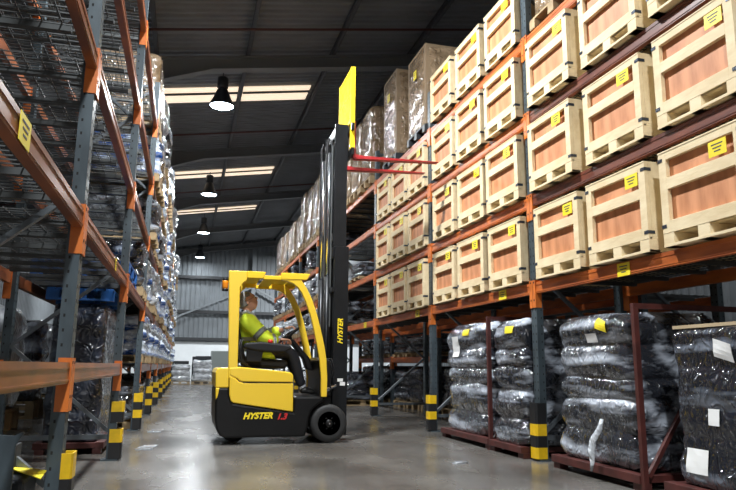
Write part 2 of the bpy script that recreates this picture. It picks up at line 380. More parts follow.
def load_beam(m):
    """runs along local y from 0 to BAY; front face at x=0 facing -x, z centre 0"""
    L = BAY-.1; r = NB()
    box(r, 0, .045, .05, .05+L, -BH/2, BH/2); box(r, -.004, 0, .05, .05+L, -BH/2+.012, -BH/2+.02); box(r, -.004, 0, .05, .05+L, BH/2-.03, BH/2-.022)
    o = obj('load_beam', r, m)
    for y0, y1, s in ((.003, .056, 1), (L+.044, L+.097, -1)):
        bm = NB(); box(bm, -.010, -.004, y0, y1, -.19, .075)
        yi = y1 if s > 0 else y0
        ya, yb = (y1-.006, y1) if s > 0 else (y0, y0+.006)
        box(bm, -.004, .055, ya, yb, -.19, .075)
        box(bm, -.012, -.010, (y0+y1)/2-.008, (y0+y1)/2+.008, .045, .06, 1); box(bm, -.012, -.010, (y0+y1)/2-.008, (y0+y1)/2+.008, -.125, -.11, 1)
        obj('end_connector', bm, [MT['plate'], MT['hole']], o)
    return o
def wire_deck():
    L = BAY-.16; bm = NB(); r = .003
    n = 44
    for i in range(n+1):
        y = i*L/n; box(bm, .0, .93, y-r, y+r, 0, .006)
    for i in range(11):
        x = i*.093; box(bm, x-r, x+r, 0, L, .006, .012)
    for i in range(n+1):                                  # waterfall ends hooked over the beam
        y = i*L/n
    o = obj('wire_deck', bm, MT['wire'])
    for t in range(6):
        y = (t+.5)*L/6; bm = NB(); box(bm, .05, .885, y-.02, y+.02, -.03, 0); obj('support_channel', bm, MT['channel'], o)
    return o
fr = upright_frame(1); first = [True]
def place_frame(x, y, side, label, grp):
    o = fr if first[0] else dup(fr); first[0] = False
    o.location = (x, y, 0); o.rotation_euler = (0, 0, 0 if side > 0 else PI); tag(o, label, 'rack upright', grp)
for i, y in enumerate(YR[1:]):
    place_frame(XR, y, 1, 'blue-grey upright frame of the right rack, %s from the camera' % ORD[i], 'upright frames of the right rack')
for i, y in enumerate(YL):
    place_frame(XL, y, -1, 'blue-grey upright frame of the left rack, %s from the camera' % ORD[i], 'upright frames of the left rack')
bmR, bmL, bmB, dk = load_beam(MT['orange']), load_beam(MT['orange_shaded']), load_beam(MT['beam_brown']), wire_deck(); uB = {}
def place(src, key, loc, rz):
    o = dup(src) if key in uB else src; uB[key] = 1; o.location = loc; o.rotation_euler = (0, 0, rz); return o
LV = ['lowest', 'second', 'third', 'fourth', 'top']
for b_ in range(1, len(YR)-1):
    y = YR[b_]
    for l, z in enumerate(ZR):
        nm = '%s level of right rack, %s bay from camera' % (['first', 'second', 'third', 'top'][l], ORD[b_-1])
        br = b_ == 1 and l in (1, 2)
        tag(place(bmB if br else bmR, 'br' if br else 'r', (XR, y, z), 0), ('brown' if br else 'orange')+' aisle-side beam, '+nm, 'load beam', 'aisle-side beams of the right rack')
        tag(place(bmR, 'r', (XR+1.02, y+BAY, z), PI), 'orange rear beam, '+nm, 'load beam', 'rear beams of the right rack')
        tag(place(dk, 'd', (XR+.045, y+.08, z+BH/2), 0), 'wire mesh deck, '+nm, 'wire deck', 'wire decks of the right rack')
for b_ in range(0, len(YL)-1):
    y = YL[b_]
    for l, z in enumerate(ZL):
        if l == 0 and b_ == 2: continue
        nm = '%s level of left rack, %s bay from camera' % (['first', 'second', 'third', 'fourth', 'top'][l], ORD[b_])
        tag(place(bmL, 'l', (XL, y+BAY, z), PI), 'worn shade-toned orange aisle-side beam, '+nm, 'load beam', 'aisle-side beams of the left rack')
        tag(place(bmL, 'l', (XL-1.02, y, z), 0), 'worn shade-toned orange rear beam, '+nm, 'load beam', 'rear beams of the left rack')
        if l or b_ > 1:
            tag(place(dk, 'd', (XL-.045, y+BAY-.08, z+BH/2), PI), 'wire mesh deck, '+nm, 'wire deck', 'wire decks of the left rack')
# back-to-back rack behind the right rack (seen through the open bay)
XB = XR+1.18
for i, y in enumerate(YR[2:7]):
    place_frame(XB, y, 1, 'upright frame of the rack behind the right rack, %s from the camera' % ORD[i], 'upright frames behind the right rack')
for b_ in range(2, 6):
    y = YR[b_]
    for l, z in enumerate((.98, 1.55)):
        nm = '%s level of the rack behind, %s bay' % (['lower', 'upper'][l], ORD[b_-2])
        if b_ < 4 and l == 0: continue
        tag(place(bmR, 'r', (XB, y, z), 0), 'orange load beam, near side, '+nm, 'load beam', 'beams of the rack behind')
        tag(place(bmR, 'r', (XB+1.02, y+BAY, z), PI), 'orange load beam, far side, '+nm, 'load beam', 'beams of the rack behind')
        tag(place(dk, 'd', (XB+.045, y+.08, z+BH/2), 0), 'wire mesh deck, '+nm, 'wire deck', 'wire decks of the rack behind')
# label stickers on beams
def sticker(name, parent, c, w_, h_, ax, m=None):
    bm = NB(); x, y, z = c
    if ax == 'x': box(bm, x-.002, x, y-w_/2, y+w_/2, z-h_/2, z+h_/2)
    else: box(bm, x-w_/2, x+w_/2, y-.002, y, z-h_/2, z+h_/2)
    for k in range(3):
        zz = z+h_*(.25-.22*k); q = w_*(.32-.07*k)
        if ax == 'x': box(bm, x-.003, x-.002, y-q, y+q, zz-h_*.04, zz+h_*.04, 1)
        else: box(bm, x-q, x+q, y-.003, y-.002, zz-h_*.04, zz+h_*.04, 1)
    return obj(name, bm, [m or MT['ylabel'], MT['print']], parent)
def find_beam(loc):
    for o in bpy.data.objects:
        if o.name.startswith('load_beam') and (o.location-Vector(loc)).length < .01: return o
for y, z in ((4.30, ZR[0]-.008), (6.32, ZR[0]), (9.0, ZR[0]), (11.9, ZR[0])):
    b_ = max(yy for yy in YR if yy < y); p = find_beam((XR, b_, ZR[0]))
    if p: sticker('location_label', p, (-.005, y-b_, z-ZR[0]), .15 if y < 5 else .17, .10, 'x')
p = find_beam((XL, YL[0]+BAY, ZL[1]))
if p:   # rotated beam: local -x faces the aisle
    sticker('location_label', p, (-.005, BAY-(2.30-YL[0]), 0), .15, .098, 'x')
p = find_beam((XL, YL[1]+BAY, ZL[1]))
if p: sticker('location_label', p, (-.005, BAY-(5.35-YL[1]), .0), .07, .09, 'x')

# post guards
def make_guard(nb, h0, band):
    """banded plastic wrap-around guard; bands = list of (z0,z1,matindex)"""
    bm = NB()
    for z0, z1, mi in band:
        pr = [(-.058, .0), (-.058, -.048), (-.040, -.066), (.05, -.066), (.05, -.056), (-.034, -.056), (-.040, -.05), (-.040, .05), (-.034, .056), (.05, .056), (.05, .066), (-.040, .066), (-.058, .048)]
        A = [bm.verts.new((x, y, z0)) for x, y in pr]; B = [bm.verts.new((x, y, z1)) for x, y in pr]
        n = len(pr)
        bm.faces.new(A).material_index = mi; bm.faces.new(B[::-1]).material_index = mi
        for i in range(n): bm.faces.new((A[i], B[i], B[(i+1) % n], A[(i+1) % n])).material_index = mi
    return obj('post_guard', bm, [MT['gyellow'], MT['gblack']])
gA = make_guard(1, 0, [(.02, .12, 0), (.12, .225, 1), (.225, .33, 0), (.33, .52, 1)])
gB = make_guard(1, 0, [(.02, .16, 1), (.16, .26, 0), (.26, .36, 1), (.36, .47, 0)])
gC = make_guard(1, 0, [(.015, .155, 1), (.155, .27, 0), (.33, .42, 1), (.42, .51, 0)])
def put_guard(src, key, x, y, side, label):
    o = place(src, key, (x, y, 0), 0 if side > 0 else PI); tag(o, label, 'post guard', 'yellow and black post guards'); return o
put_guard(gA, 'ga', XR, YR[2], 1, 'yellow and black guard on the post beside the nearest wrapped stacks at right')
for i in range(3, 10):
    put_guard(gB, 'gb', XR, YR[i], 1, 'yellow and black guard on the right rack, %s post from the camera' % ORD[i-1])
gz = make_guard(1, 0, [(.012, .285, 1), (.285, .405, 0)]); gz.data.transform(Matrix.Scale(.5, 4, (1, 0, 0))); put_guard(gz, 'gz', XL+.026, YL[1], -1, 'yellow and black guard at the foot of the nearest left post')
for i in range(2, 12):
    if i == 2: put_guard(gC, 'gc', XL, YL[i], -1, 'two-tier yellow and black guard on the second post of the left rack')
    else: put_guard(gB, 'gb', XL, YL[i], -1, 'yellow and black guard on the left rack, %s post from the camera' % ORD[i-1])

# ------------------------------------------------------------------ crates
def make_crate(W=.735):
    """front face at x=0 facing -x; y from 0 (camera side) to W; z from 0 to .65; depth 1.0"""
    r = empty('shipping_crate'); D = 1.0; H = .675
    bm = NB()
    for y0, y1 in ((0, .10), (W/2-.05, W/2+.05), (W-.10, W)):
        box(bm, .002, D, y0, y1, 0.0, .095)
    box(bm, 0, .09, 0, W, 0, .0199); box(bm, .012, D, .0, W, .095, .112)
    box(bm, D-.02, D-.001, .101, W-.101, .021, .094); obj('pallet_base', bm, MT['wood'], r, bevel=.002)  # added rear board and full-depth stringers keep light out of the openings
    bm = NB(); z0 = .095
    box(bm, 0, .032, 0, .072, .095, H-.0, 0); box(bm, 0, .032, W-.072, W, .095, H, 0)
    for a, c in ((.095, .18), (.40, .48), (.61, H)): box(bm, .0, .032, .072, W-.072, a, c)
    box(bm, -.004, 0, .0, W, H-.012, H)
    # side frame boards (camera side and far side), slightly different cut
    for ys in ((-.0, .02), (W-.02, W)):
        box(bm, .033, .15, *ys, .112, H); box(bm, D-.08, D, *ys, .112, H)
        box(bm, .15, D-.08, *ys, .112, .19); box(bm, .15, D-.08, *ys, H-.08, H)
    for k in range(9): box(bm, .022+k*(D-.022)/9, .017+(k+1)*(D-.022)/9, .02, W-.02, H-.018, H)
    obj('timber_frame', bm, MT['wood'], r, bevel=.002)
    bm = NB(); box(bm, .036, .046, .0201, W-.0201, .115, H-.02); obj('front_panel', bm, MT['ply'], r)
    bm = NB(); box(bm, .10, D-.08, .012, .0198, .15, H-.02); obj('side_panel', bm, MT['wood_side'], r)
    bm = NB(); box(bm, .10, D-.08, W-.0198, W-.012, .15, H-.02); obj('side_panel', bm, MT['wood_side'], r)
    for y, s in ((0, -1), (W, 1)):
        for z in (.145, H-.06):
            bm = NB(); ya, yb = (0, .04) if s < 0 else (W-.04, W)
            box(bm, -.0035, -.0005, ya, yb, z-.012, z+.012)
            yo = (-.0035, -.0005) if s < 0 else (W+.0005, W+.0035)
            box(bm, -.0035, .055, *yo, z-.012, z+.012)
            for q in (.012, .028): box(bm, -.005, -.0035, (q if s < 0 else W-q)-.003, (q if s < 0 else W-q)+.003, z-.004, z+.004, 1)
            obj('corner_bracket', bm, [MT['bracket'], MT['chrome']], r)
    sticker('yellow_label', r, (-.0015, .165, .565), .145, .10, 'x')
    return r
crate = make_crate(); ncr = [0]
def put_crate(y_near, z, xo, label, rot=0, slot=0):
    o = crate if ncr[0] == 0 else dup(crate); ncr[0] += 1
    o.location = (3.15+xo, y_near, z); o.rotation_euler = (0, 0, rot)
    tag(o, label, 'crate', 'pine and plywood crates on the right rack')
    for ch in o.children:      # hand-stuck labels: each at its own spot
        if ch.name.startswith('yellow_label'): ch.location = (0, random.uniform(-.02, .06), random.uniform(-.02, .01))
CY = [[3.04, 3.925, 4.815], [5.80, 6.66, 7.53], [8.58, 9.42, 10.28]]
SN = ['nearest', 'middle', 'farthest']
for b_ in range(3):
    for l in range(4):
        if l == 3 and b_ != 1: continue
        for s in range(3):
            j = random.uniform(-.02, .02)
            put_crate(CY[b_][s]+j, ZR[l]+BH/2+.013, random.uniform(-.01, .02),
                      'pine and plywood crate, %s level of crates, %s one in the %s crate bay' % (['lowest', 'second', 'third', 'top'][l], SN[s], ['nearest', 'middle', 'farthest'][b_]), 0)
# partly seen load above the nearest crates, on a dark pallet
def pallet(name, W, D, m, parent=None, loc=None):
    bm = NB()
    for y in (0, W/2-.05, W-.1):
        for x in (0, D/2-.06, D-.12): box(bm, x, x+.12, y, y+.1, .02, .10)
        box(bm, 0, D, y, y+.1, 0, .02)
    n = 7
    for k in range(n): box(bm, k*D/n+.008, (k+1)*D/n-.008, 0, W, .10, .12)
    return obj(name, bm, m, parent, loc=loc)

# ------------------------------------------------------------------ wrapped goods
def load_mesh(W, D, H, layers=4, bulge=.05, amp=.02, seed=0, nu=44, nz=40, taper=0.0, top_sag=.03, z0=0):
    """wrapped pile: rounded-rectangle rings with bulging layers, creased"""
    bm = NB(); rings = []
    for j in range(nz+1):
        t = j/nz; z = z0+t*H; ph = (t*layers) % 1.0
        tw = t + .035*math.sin(7*t+seed) + .02*math.sin(15*t+seed*2)
        b_ = bulge*(abs(math.sin(PI*tw*layers))**.6 - .6) if layers else 0
        sh = 1-taper*t; ring = []
        sx = .012*noise.noise(Vector((seed, int(t*layers), 1)))*3 if layers else 0
        for i in range(nu):
            a = 2*PI*i/nu; c, s = math.cos(a), math.sin(a)
            e = .22
            px = math.copysign(abs(c)**e, c)*(D/2); py = math.copysign(abs(s)**e, s)*(W/2)
            q = Vector((px, py, z))
            nse = 1.2*noise.noise(Vector((px*3+seed*7, py*3, z*6))) + .45*noise.noise(Vector((px*9, py*9+seed, z*13)))
            bb = b_ + (.4*bulge*noise.noise(Vector((py*2.5+seed, z*3, px*2.5))) if layers else 0)
            g = 1+ (bb + amp*nse)/(.5*min(W, D))
            edge = 1.0
            if t > .93: edge = 1-.10*((t-.93)/.07)**2
            ring.append(bm.verts.new((D/2+px*g*sh*edge+sx, W/2+py*g*sh*edge, z + amp*.8*noise.noise(Vector((px*5, py*5, z*5+seed))) )))
        rings.append(ring)
    for A, B in zip(rings, rings[1:]):
        for k in range(nu):
            f = bm.faces.new((A[k], A[(k+1) % nu], B[(k+1) % nu], B[k])); f.smooth = True
    bm.faces.new(rings[0][::-1])
    c = bm.verts.new((D/2, W/2, z0+H-top_sag*.0+.015)); R = rings[-1]
    for k in range(nu): f = bm.faces.new((R[k], R[(k+1) % nu], c)); f.smooth = True
    return bm
# four big wrapped stacks on maroon stillages, right rack, ground level
def end_frame(x, y, h, D, lab):
    r = empty('steel_end_frame', (x, y, 0))
    for q in (.01, D-.05):
        bm = NB(); box(bm, q, q+.04, 0, .035, .006, h-.04); p = obj('corner_post', bm, MT['maroon'], r)
        bm = NB(); box(bm, q-.02, q+.06, -.005, .035, 0, .006); obj('foot_plate', bm, MT['maroon'], p)
    bm = NB(); box(bm, .01, D-.01, 0, .035, h-.04, h); obj('top_rail', bm, MT['maroon'], r)
    bm = NB(); bar(bm, (.06, .017, .10), (.44, .017, .64), .03, .03, (0, 1, 0)); obj('gusset_bar', bm, MT['maroon'], r)
    tag(r, lab, 'steel frame'); return r
def stillage(W, D, post_h, name='steel_stillage', posts=True):
    r = empty(name)
    bm = NB()
    for x in (0, D-.08): box(bm, x, x+.08, 0, W, .05, .11)
    for y in (0, W/2-.04, W-.08): box(bm, .08, D-.08, y, y+.08, .055, .105)
    for x in (.02, D-.10):
        for y in (.0, W-.10): box(bm, x, x+.08, y, y+.10, 0, .05)
    obj('base_frame', bm, MT['maroon'], r, bevel=.003)
    return r
ST = [  # y0, W, H, xo, layers, film, seed, label
    (2.97, .90, 1.00, .09, 4, 'film_dark', 3, 'dark wrapped stack cut off by the right edge, white papers on it', .0),
    (4.20, 1.07, 1.15, .08, 5, 'film_grey', 9, 'crinkled silver-wrapped stack between the near post and the maroon frame, yellow label on top', .07),
    (5.80, .68, 1.20, .05, 5, 'film_grey', 14, 'silver-wrapped stack of bulging bags just left of the near guarded post', .0),
    (6.60, 1.24, 1.22, .07, 5, 'film_grey', 21, 'silver-wrapped stack with a white paper sheet, left of the two bulging ones', .06)]
for k, (y0, W, H, xo, ly, fm, sd, lb, px) in enumerate(ST):
    s = stillage(W+px+.02, 1.05, 1.31 if k == 1 else 1.38, posts=k in (1, 3))
    s.location = (3.06+xo*.5, y0-px, 0)
    if k in (1, 3): end_frame(3.06+xo*.5, y0-px-.038, 1.31 if k == 1 else 1.38, 1.05, ['', 'bare maroon frame standing between the two nearest stacks', '', 'maroon frame standing between the third and fourth wrapped stacks'][k])
    tag(s, ['maroon steel stillage under the stack at the right edge', 'maroon steel stillage under the crinkled silver stack beside the near guarded post', 'maroon steel stillage under the bulging stack left of the near guarded post', 'maroon steel stillage at the left end, under the stack with the white sheet'][k], 'stillage', 'maroon stillages under the wrapped stacks')
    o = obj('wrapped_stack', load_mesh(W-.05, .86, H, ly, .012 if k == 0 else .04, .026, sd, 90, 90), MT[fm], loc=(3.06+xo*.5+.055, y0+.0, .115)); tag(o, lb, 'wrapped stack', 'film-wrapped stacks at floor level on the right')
    ST[k] = ST[k]+(o,)
def on_stack(o, nm, y, z, w_, h_, m, tilt=0):
    bm = NB(); vs = []
    n = 5
    # paper follows the bulge of the stack: sample the front surface
    me = o.data; grid = []
    for a in range(n):
        row = []
        for c in range(n):
            yy = y-w_/2+w_*a/(n-1); zz = z-h_/2+h_*c/(n-1)+tilt*(a-n/2)*.01
            hit = o.ray_cast(Vector((-1, yy-o.location.y, zz-o.location.z)), Vector((1, 0, 0)))
            x = hit[1].x-.008 if hit[0] else 0.0
            row.append(x)
        grid.append(row)
    V = [[[bm.verts.new((min(grid[a][c], 9)-d, y-w_/2+w_*a/(n-1)-o.location.y, z-h_/2+h_*c/(n-1)+tilt*(a-n/2)*.01-o.location.z)) for c in range(n)] for a in range(n)] for d in (0, .003)]
    for d in (0, 1):
        for a in range(n-1):
            for c in range(n-1): bm.faces.new((V[d][a][c], V[d][a+1][c], V[d][a+1][c+1], V[d][a][c+1]))
    return obj(nm, bm, m, o)
bpy.context.view_layer.update()
s0, s1, s2, s3 = [s[-1] for s in ST]
on_stack(s3, 'white_sheet', 7.44, 1.08, .20, .24, MT['white'])
on_stack(s3, 'yellow_label', 7.12, 1.235, .16, .07, MT['ylabel'])
on_stack(s2, 'yellow_label', 6.05, 1.215, .16, .07, MT['ylabel'])
on_stack(s1, 'yellow_label', 4.52, 1.18, .14, .085, MT['ylabel'], 1)
on_stack(s1, 'white_paper', 4.68, 1.08, .15, .07, MT['white'])
on_stack(s0, 'white_paper', 3.34, .96, .15, .11, MT['white'], 1)
on_stack(s0, 'white_paper', 3.46, .55, .09, .10, MT['white'])
on_stack(s0, 'printed_sheet', 3.62, .27, .18, .15, MT['white'])
bm = NB(); box(bm, .02, .84, .03, .82, .99, 1.012); obj('cardboard_lid', bm, MT['cardlight'], s0)
ox, oy, oz = s1.location
bm = NB(); pts = [(3.10-ox, 4.53-oy, .46-oz), (3.085-ox, 4.55-oy, .38-oz), (3.06-ox, 4.60-oy, .30-oz), (3.05-ox, 4.61-oy, .22-oz), (3.045-ox, 4.60-oy, .14-oz), (3.04-ox, 4.61-oy, .07-oz)]
tube(bm, pts, [.012, .022, .026, .030, .018, .010], 8); obj('trailing_film', bm, MT['film_white'], s1)

# generic loads sharing meshes
def load_kind(nm, W, D, H, layers, bulge, amp, seed, fm, wood=True):
    r = empty(nm)
    pallet('pallet', W, D, MT['pallet'] if wood else MT['sink'], r)
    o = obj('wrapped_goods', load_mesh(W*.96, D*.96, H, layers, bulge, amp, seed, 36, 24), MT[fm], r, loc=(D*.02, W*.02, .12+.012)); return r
K = {
 'w': load_kind('pallet_load', .80, 1.0, .58, 3, .05, .04, 1, 'film_white'), 'b': load_kind('pallet_load', .80, 1.0, .60, 3, .05, .05, 2, 'film_blue'),
 'd': load_kind('pallet_load', .80, 1.0, .62, 3, .03, .03, 3, 'film_dark'), 'g': load_kind('pallet_load', .80, 1.0, .55, 4, .04, .04, 4, 'film_grey'),
 'c': load_kind('pallet_load', .80, 1.0, .60, 0, 0, .01, 5, 'film_card'), 'C': load_kind('pallet_load', .80, 1.0, 1.15, 0, 0, .012, 6, 'film_card'),
 'n': load_kind('pallet_load', .80, 1.0, 1.2, 0, 0, .012, 8, 'film_navy')}
KN = {'w': 'white bags', 'b': 'blue-white bags', 'd': 'dark goods', 'g': 'grey goods', 'c': 'brown cartons', 'C': 'tall brown cartons', 'n': 'tall navy goods in film'}
def put_load(k, x, y, z, side, label, grp, sc=1.0):
    """x = front face, y = camera-side edge"""
    o = place(K[k], 'K'+k, (x, y if side > 0 else y+.80, z), 0 if side > 0 else PI); o.scale = (1, 1, sc)
    tag(o, label, 'pallet load', grp)
# left rack goods, from the third bay on
for b_ in range(2, 11):
    y0 = YL[b_]+.07
    for l in range(-1, 5):
        if b_ == 2 and l != 1: continue
        for s in range(3):
            if b_ == 2 and s < 2: continue
            if b_ > 5 and s == 1: continue
            kinds = {-1: 'ngd', 0: 'bbwb', 1: 'bbwd', 2: 'bbwg', 3: 'cwbd', 4: 'ccwg'}[l]
            k = random.choice(kinds); z = (.0 if l < 0 else ZL[l]+BH/2+.013)
            if l == -1 and k == 'n': k = 'g' if b_ > 2 else 'n'
            if l == -1 and b_ > 2: sc = .8
            elif l == 0: sc = .88
            elif l == 4: sc = random.uniform(.9, 1.7)
            else: sc = random.uniform(.85, 1.0)
            if l == -1 and b_ == 2: sc = 1.0
            put_load(k, XL+random.uniform(-.02, .10) - (0.12 if l < 0 else 0), y0+.07+s*.875, z, -1,
                     '%s on the left rack, %s, %s bay, %s' % (KN[k], 'floor' if l < 0 else ['first', 'second', 'third', 'fourth', 'top'][l]+' level', ORD[b_], SN[s]), 'pallet loads on the left rack', sc)
# right rack far bays
for b_ in range(4, 9):
    y0 = YR[b_]+.07
    for l in range(-1, 4):
        for s in range(3):
            if b_ == 4 and l in (-1, 0, 1, 2) and not (l == 1 and s == 1): continue
            if l == 2 and s != 1 : continue
            k = {-1: 'gdw', 0: 'wgw', 1: 'wwg', 2: 'd', 3: 'C'}[l]; k = random.choice(k)
            if b_ == 4 and l == 1: k = 'd'
            sc = {-1: .95, 0: .9, 1: .95, 2: .9, 3: 1.35 if b_ < 7 else 1.0}[l]
            if b_ == 4 and l == 1: sc = .45
            if b_ == 4 and l == 3: sc = 1.22
            z = 0 if l < 0 else ZR[l]+BH/2+.013
            put_load(k, XR-.03+random.uniform(-.04, .03)+(.1 if l < 0 else 0), y0+.07+s*.875, z, 1,
                     '%s on the right rack beyond the crates, %s, %s bay, %s' % (KN[k], 'floor' if l < 0 else ['first', 'second', 'third', 'top'][l]+' level', ORD[b_-4], SN[s]), 'pallet loads on the far right rack', sc)
# tall cartons behind the top crates
def tall_cartons(y, W, H, lab):
    r = empty('wrapped_carton_tower', (3.17, y, ZR[3]+BH/2+.013)); pallet('pallet', W, 1.0, MT['sink'], r)
    bm = NB(); hh = H/2
    for k in range(2): box(bm, .02, .98, .01, W-.01, .12+k*hh+.001, .12+(k+1)*hh-.001)
    obj('carton', bm, MT['card'], r, bevel=.008)
    bm = load_mesh(W-.0, .985, H+.01, 0, 0, .010, y, 60, 50, top_sag=0, z0=.0); obj('stretch_film', bm, MT['film_card'], r, loc=(.006, 0, .121))
    sticker('yellow_label', r, (-.018, W*.45, H*.80), .12, .14, 'x')
    tag(r, lab, 'carton tower', 'tall wrapped cartons on the top level')
for a in ((8.56, .80, 1.27, 'tallest-looking brown carton tower, right behind the top crates'), (9.95, .76, 1.50, 'second brown carton tower on the top level, left of the one behind the crates')):
    tall_cartons(*a)
# load above the near crates
put_load('c', 3.2, 4.75, ZR[3]+BH/2+.013, 1, 'wrapped load above the nearest crates, cut off by the top edge', 'pallet loads on the top level')
# goods on the rack behind the open bay
for b_ in (3, 4, 5):
    for s in range(3):
        y = YR[b_]+.14+s*.875
        if b_ > 3:
            k = 'dgd'[s]; put_load(k, XB+.0, y, .98+BH/2+.013, 1, '%s raised on the rack behind the open bay, %s in %s bay' % (KN[k], SN[s], ORD[b_-3]), 'loads on the rack behind', .56)
        k = 'gdd'[(s+b_) % 3]; put_load(k, XB+.02, y, 0, 1, '%s on the floor behind the open bay, %s in %s bay' % (KN[k], SN[s], ORD[b_-3]), 'loads on the rack behind', 1.12)
for s in range(3):
    k = 'dgd'[s]; put_load(k, XB+.03, YR[2]+.14+s*.875, 0, 1, '%s standing right behind the silver-wrapped stacks, %s of three' % (KN[k], SN[s]), 'loads behind the stacks', 1.2)
# left: blue pallets and pale load beyond the near uprights
def blue_pallets(x, y, z, n, lab):
    r = empty('plastic_pallet_stack', (x, y, z))
    for k in range(n-1): pallet('plastic_pallet', 1.1, .95, MT['bluepl'], r, (0, 0, k*.125))
    tag(r, lab, 'pallets')
r = empty('plastic_pallet_stack', (XL-.78, YL[2]+.48, 1.455)); pallet('plastic_pallet', 1.15, .62, MT['bluepl'], r); tag(r, 'blue plastic pallet lying on top of the dark navy block at left', 'pallets')
blue_pallets(XL-1.0, YL[2]+.75, ZL[1]+BH/2+.013, 3, 'blue plastic pallets stacked on the left rack above and beyond the navy block')
r = stillage(1.3, .62, 1.40, posts=False); r.location = (XL-.76, YL[2]+.42, 0); tag(r, 'maroon steel stillage on the floor behind the second left post', 'stillage')
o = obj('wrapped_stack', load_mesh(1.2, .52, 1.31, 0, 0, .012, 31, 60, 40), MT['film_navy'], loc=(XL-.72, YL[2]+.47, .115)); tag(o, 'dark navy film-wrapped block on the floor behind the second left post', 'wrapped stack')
for i, (x, y) in enumerate(((-3.0, 7.2), (-3.1, 9.2), (-3.2, 11.4), (-3.2, 13.6))):
    put_load('gwgw'[i], x, y, 0, 1, 'tall pale wrapped load on the floor behind the left rack, %s from camera' % ORD[i], 'pale loads behind the left rack', 2.2)
for k_, o_ in K.items():          # a kind that no place uses is removed again
    if 'K'+k_ not in uB:
        for c_ in list(o_.children): bpy.data.objects.remove(c_)
        bpy.data.objects.remove(o_)
# end of aisle pallets and white cabinet
def end_load(x, y, W, H, lab, top):
    r = empty('pallet_load', (x, y, 0)); 
    p = pallet('pallet', .9, W, MT['cardlight'], r)
    obj('wrapped_goods', load_mesh(.8, W*.9, H, 3, .05, .05, x*9, 40, 24), MT['film_white'], r, loc=(W*.05, .05, .13))
    if top:
        bm = NB(); box(bm, W*.15, W*.9, .2, .7, H+.16, H+.30); tube(bm, [(W*.05, .4, H*.55), (W*.02, .4, H*.9), (W*.12, .4, H+.25), (W*.8, .4, H+.27)], .04, 8); obj('black_housing', bm, MT['sink'], r, bevel=.03)
    tag(r, lab, 'pallet load', 'wrapped machines at the end of the aisle')
end_load(-.55, 30.0, .82, .70, 'left white-wrapped load with a black top, on a pallet at the aisle end', True)
end_load(.33, 30.0, .88, .92, 'right, taller white-wrapped load with a black top at the aisle end', True)
bm = NB(); box(bm, .35, 1.1, 32.2, 33.0, 0.0, 1.22); box(bm, .4, 1.05, 32.18, 32.2, .2, 1.1, 1)
tag(obj('storage_cabinet', bm, [MT['sink'], MT['rail']], bevel=.02), 'dark cabinet behind the right wrapped load at the aisle end', 'cabinet')
bm = NB(); box(bm, 1.2, 2.5, 32.2, 33.2, .0, 1.5); 
tag(obj('storage_container', bm, mat('grey_green_panel', (.28, .32, .31), .5), bevel=.02), 'grey-green container against the white wall, left of the forklift pillar', 'container')
bm = NB(); box(bm, 2.35, 3.0, YW1-.15, YW1-.122, 1.45, 2.0)
for i in range(3):
    for j in range(2): box(bm, 2.39+i*.2, 2.55+i*.2, YW1-.153, YW1-.15, 1.5+j*.25, 1.7+j*.25, 1+(i+j) % 2)
tag(obj('notice_board', bm, [MT['white'], mat('blue_print', (.05, .2, .4), .6), mat('teal_print', (.1, .35, .35), .6)]), 'small notice board with blue panels on the white end wall', 'notice board')

# litter
bm = NB(); q = [(0, 0), (.09, .01), (.13, .05), (.08, .08), (.01, .06), (-.03, .03)]
A = [bm.verts.new((x, y, .001)) for x, y in q]; B = [bm.verts.new((x+.003, y, .012+.006*(i % 2))) for i, (x, y) in enumerate(q)]
bm.faces.new(A[::-1]); bm.faces.new(B)
for i in range(len(q)): bm.faces.new((A[i], A[(i+1) % len(q)], B[(i+1) % len(q)], B[i]))
tag(obj('film_scrap', bm, MT['film_white'], loc=(2.36, 5.62, 0)), 'white scrap of film lying on the floor in front of the right rack', 'litter')
for i, (x, y) in enumerate(((-.42, 7.2), (-.40, 9.0))):
    bm = NB(); q = [(0, 0), (.16, -.01), (.2, .35), (.08, .30), (.02, .2)]
    A = [bm.verts.new((a, c, .001)) for a, c in q]; B = [bm.verts.new((a, c, .01)) for a, c in q]
    bm.faces.new(A[::-1]); bm.faces.new(B)
    for j in range(len(q)): bm.faces.new((A[j], A[(j+1) % len(q)], B[(j+1) % len(q)], B[j]))
    tag(obj('film_scrap', bm, MT['film_white'], loc=(x, y, 0)), 'white film scrap on the floor by the left rack, %s one' % ['nearer', 'farther'][i], 'litter', 'film scraps by the left rack')
# foreground left: folded steel protector with yellow card
r = empty('steel_protector', (-.672, 3.20, 0))
bm = NB(); prism(bm, [(-.005, .0), (.0, .50), (.028, .545), (.022, .552), (-.012, .535), (-.30, .56), (-.30, 0)], 0, .012); obj('upright_plate', bm, MT['upright'], r)
bm = NB(); box(bm, -.30, .0, 0.012, .03, 0, .012); obj('foot_strip', bm, MT['upright'], r)
tag(r, 'dark folded steel plate standing at the lower left corner', 'steel plate')
r = empty('black_terminal_box', (-.815, 3.36, 0)); bm = NB(); box(bm, .01, .15, .03, .33, 0, .325); obj('housing', bm, MT['sink'], r, bevel=.02)
bm = NB(); box(bm, .0, .05, .30, .42, .2, .45); lathe(bm, [(.001, .45), (.02, .45), (.02, .48), (.001, .48)], c=(.025, .36, 0), n=12); obj('raised_block', bm, MT['sink'], r, bevel=.012)
bm = NB(); vs = []
for dz in (0, .004):
    vs += [bm.verts.new(p) for p in ((.025, .42, .335+dz), (.198, .28, .325+dz), (.224, .0, .33+dz), (.06, .22, .345+dz))]
for f in ((0, 1, 2, 3), (7, 6, 5, 4), (0, 4, 5, 1), (1, 5, 6, 2), (2, 6, 7, 3), (3, 7, 4, 0)): bm.faces.new([vs[q] for q in f])
for q in (.3, .5, .7):
    pass
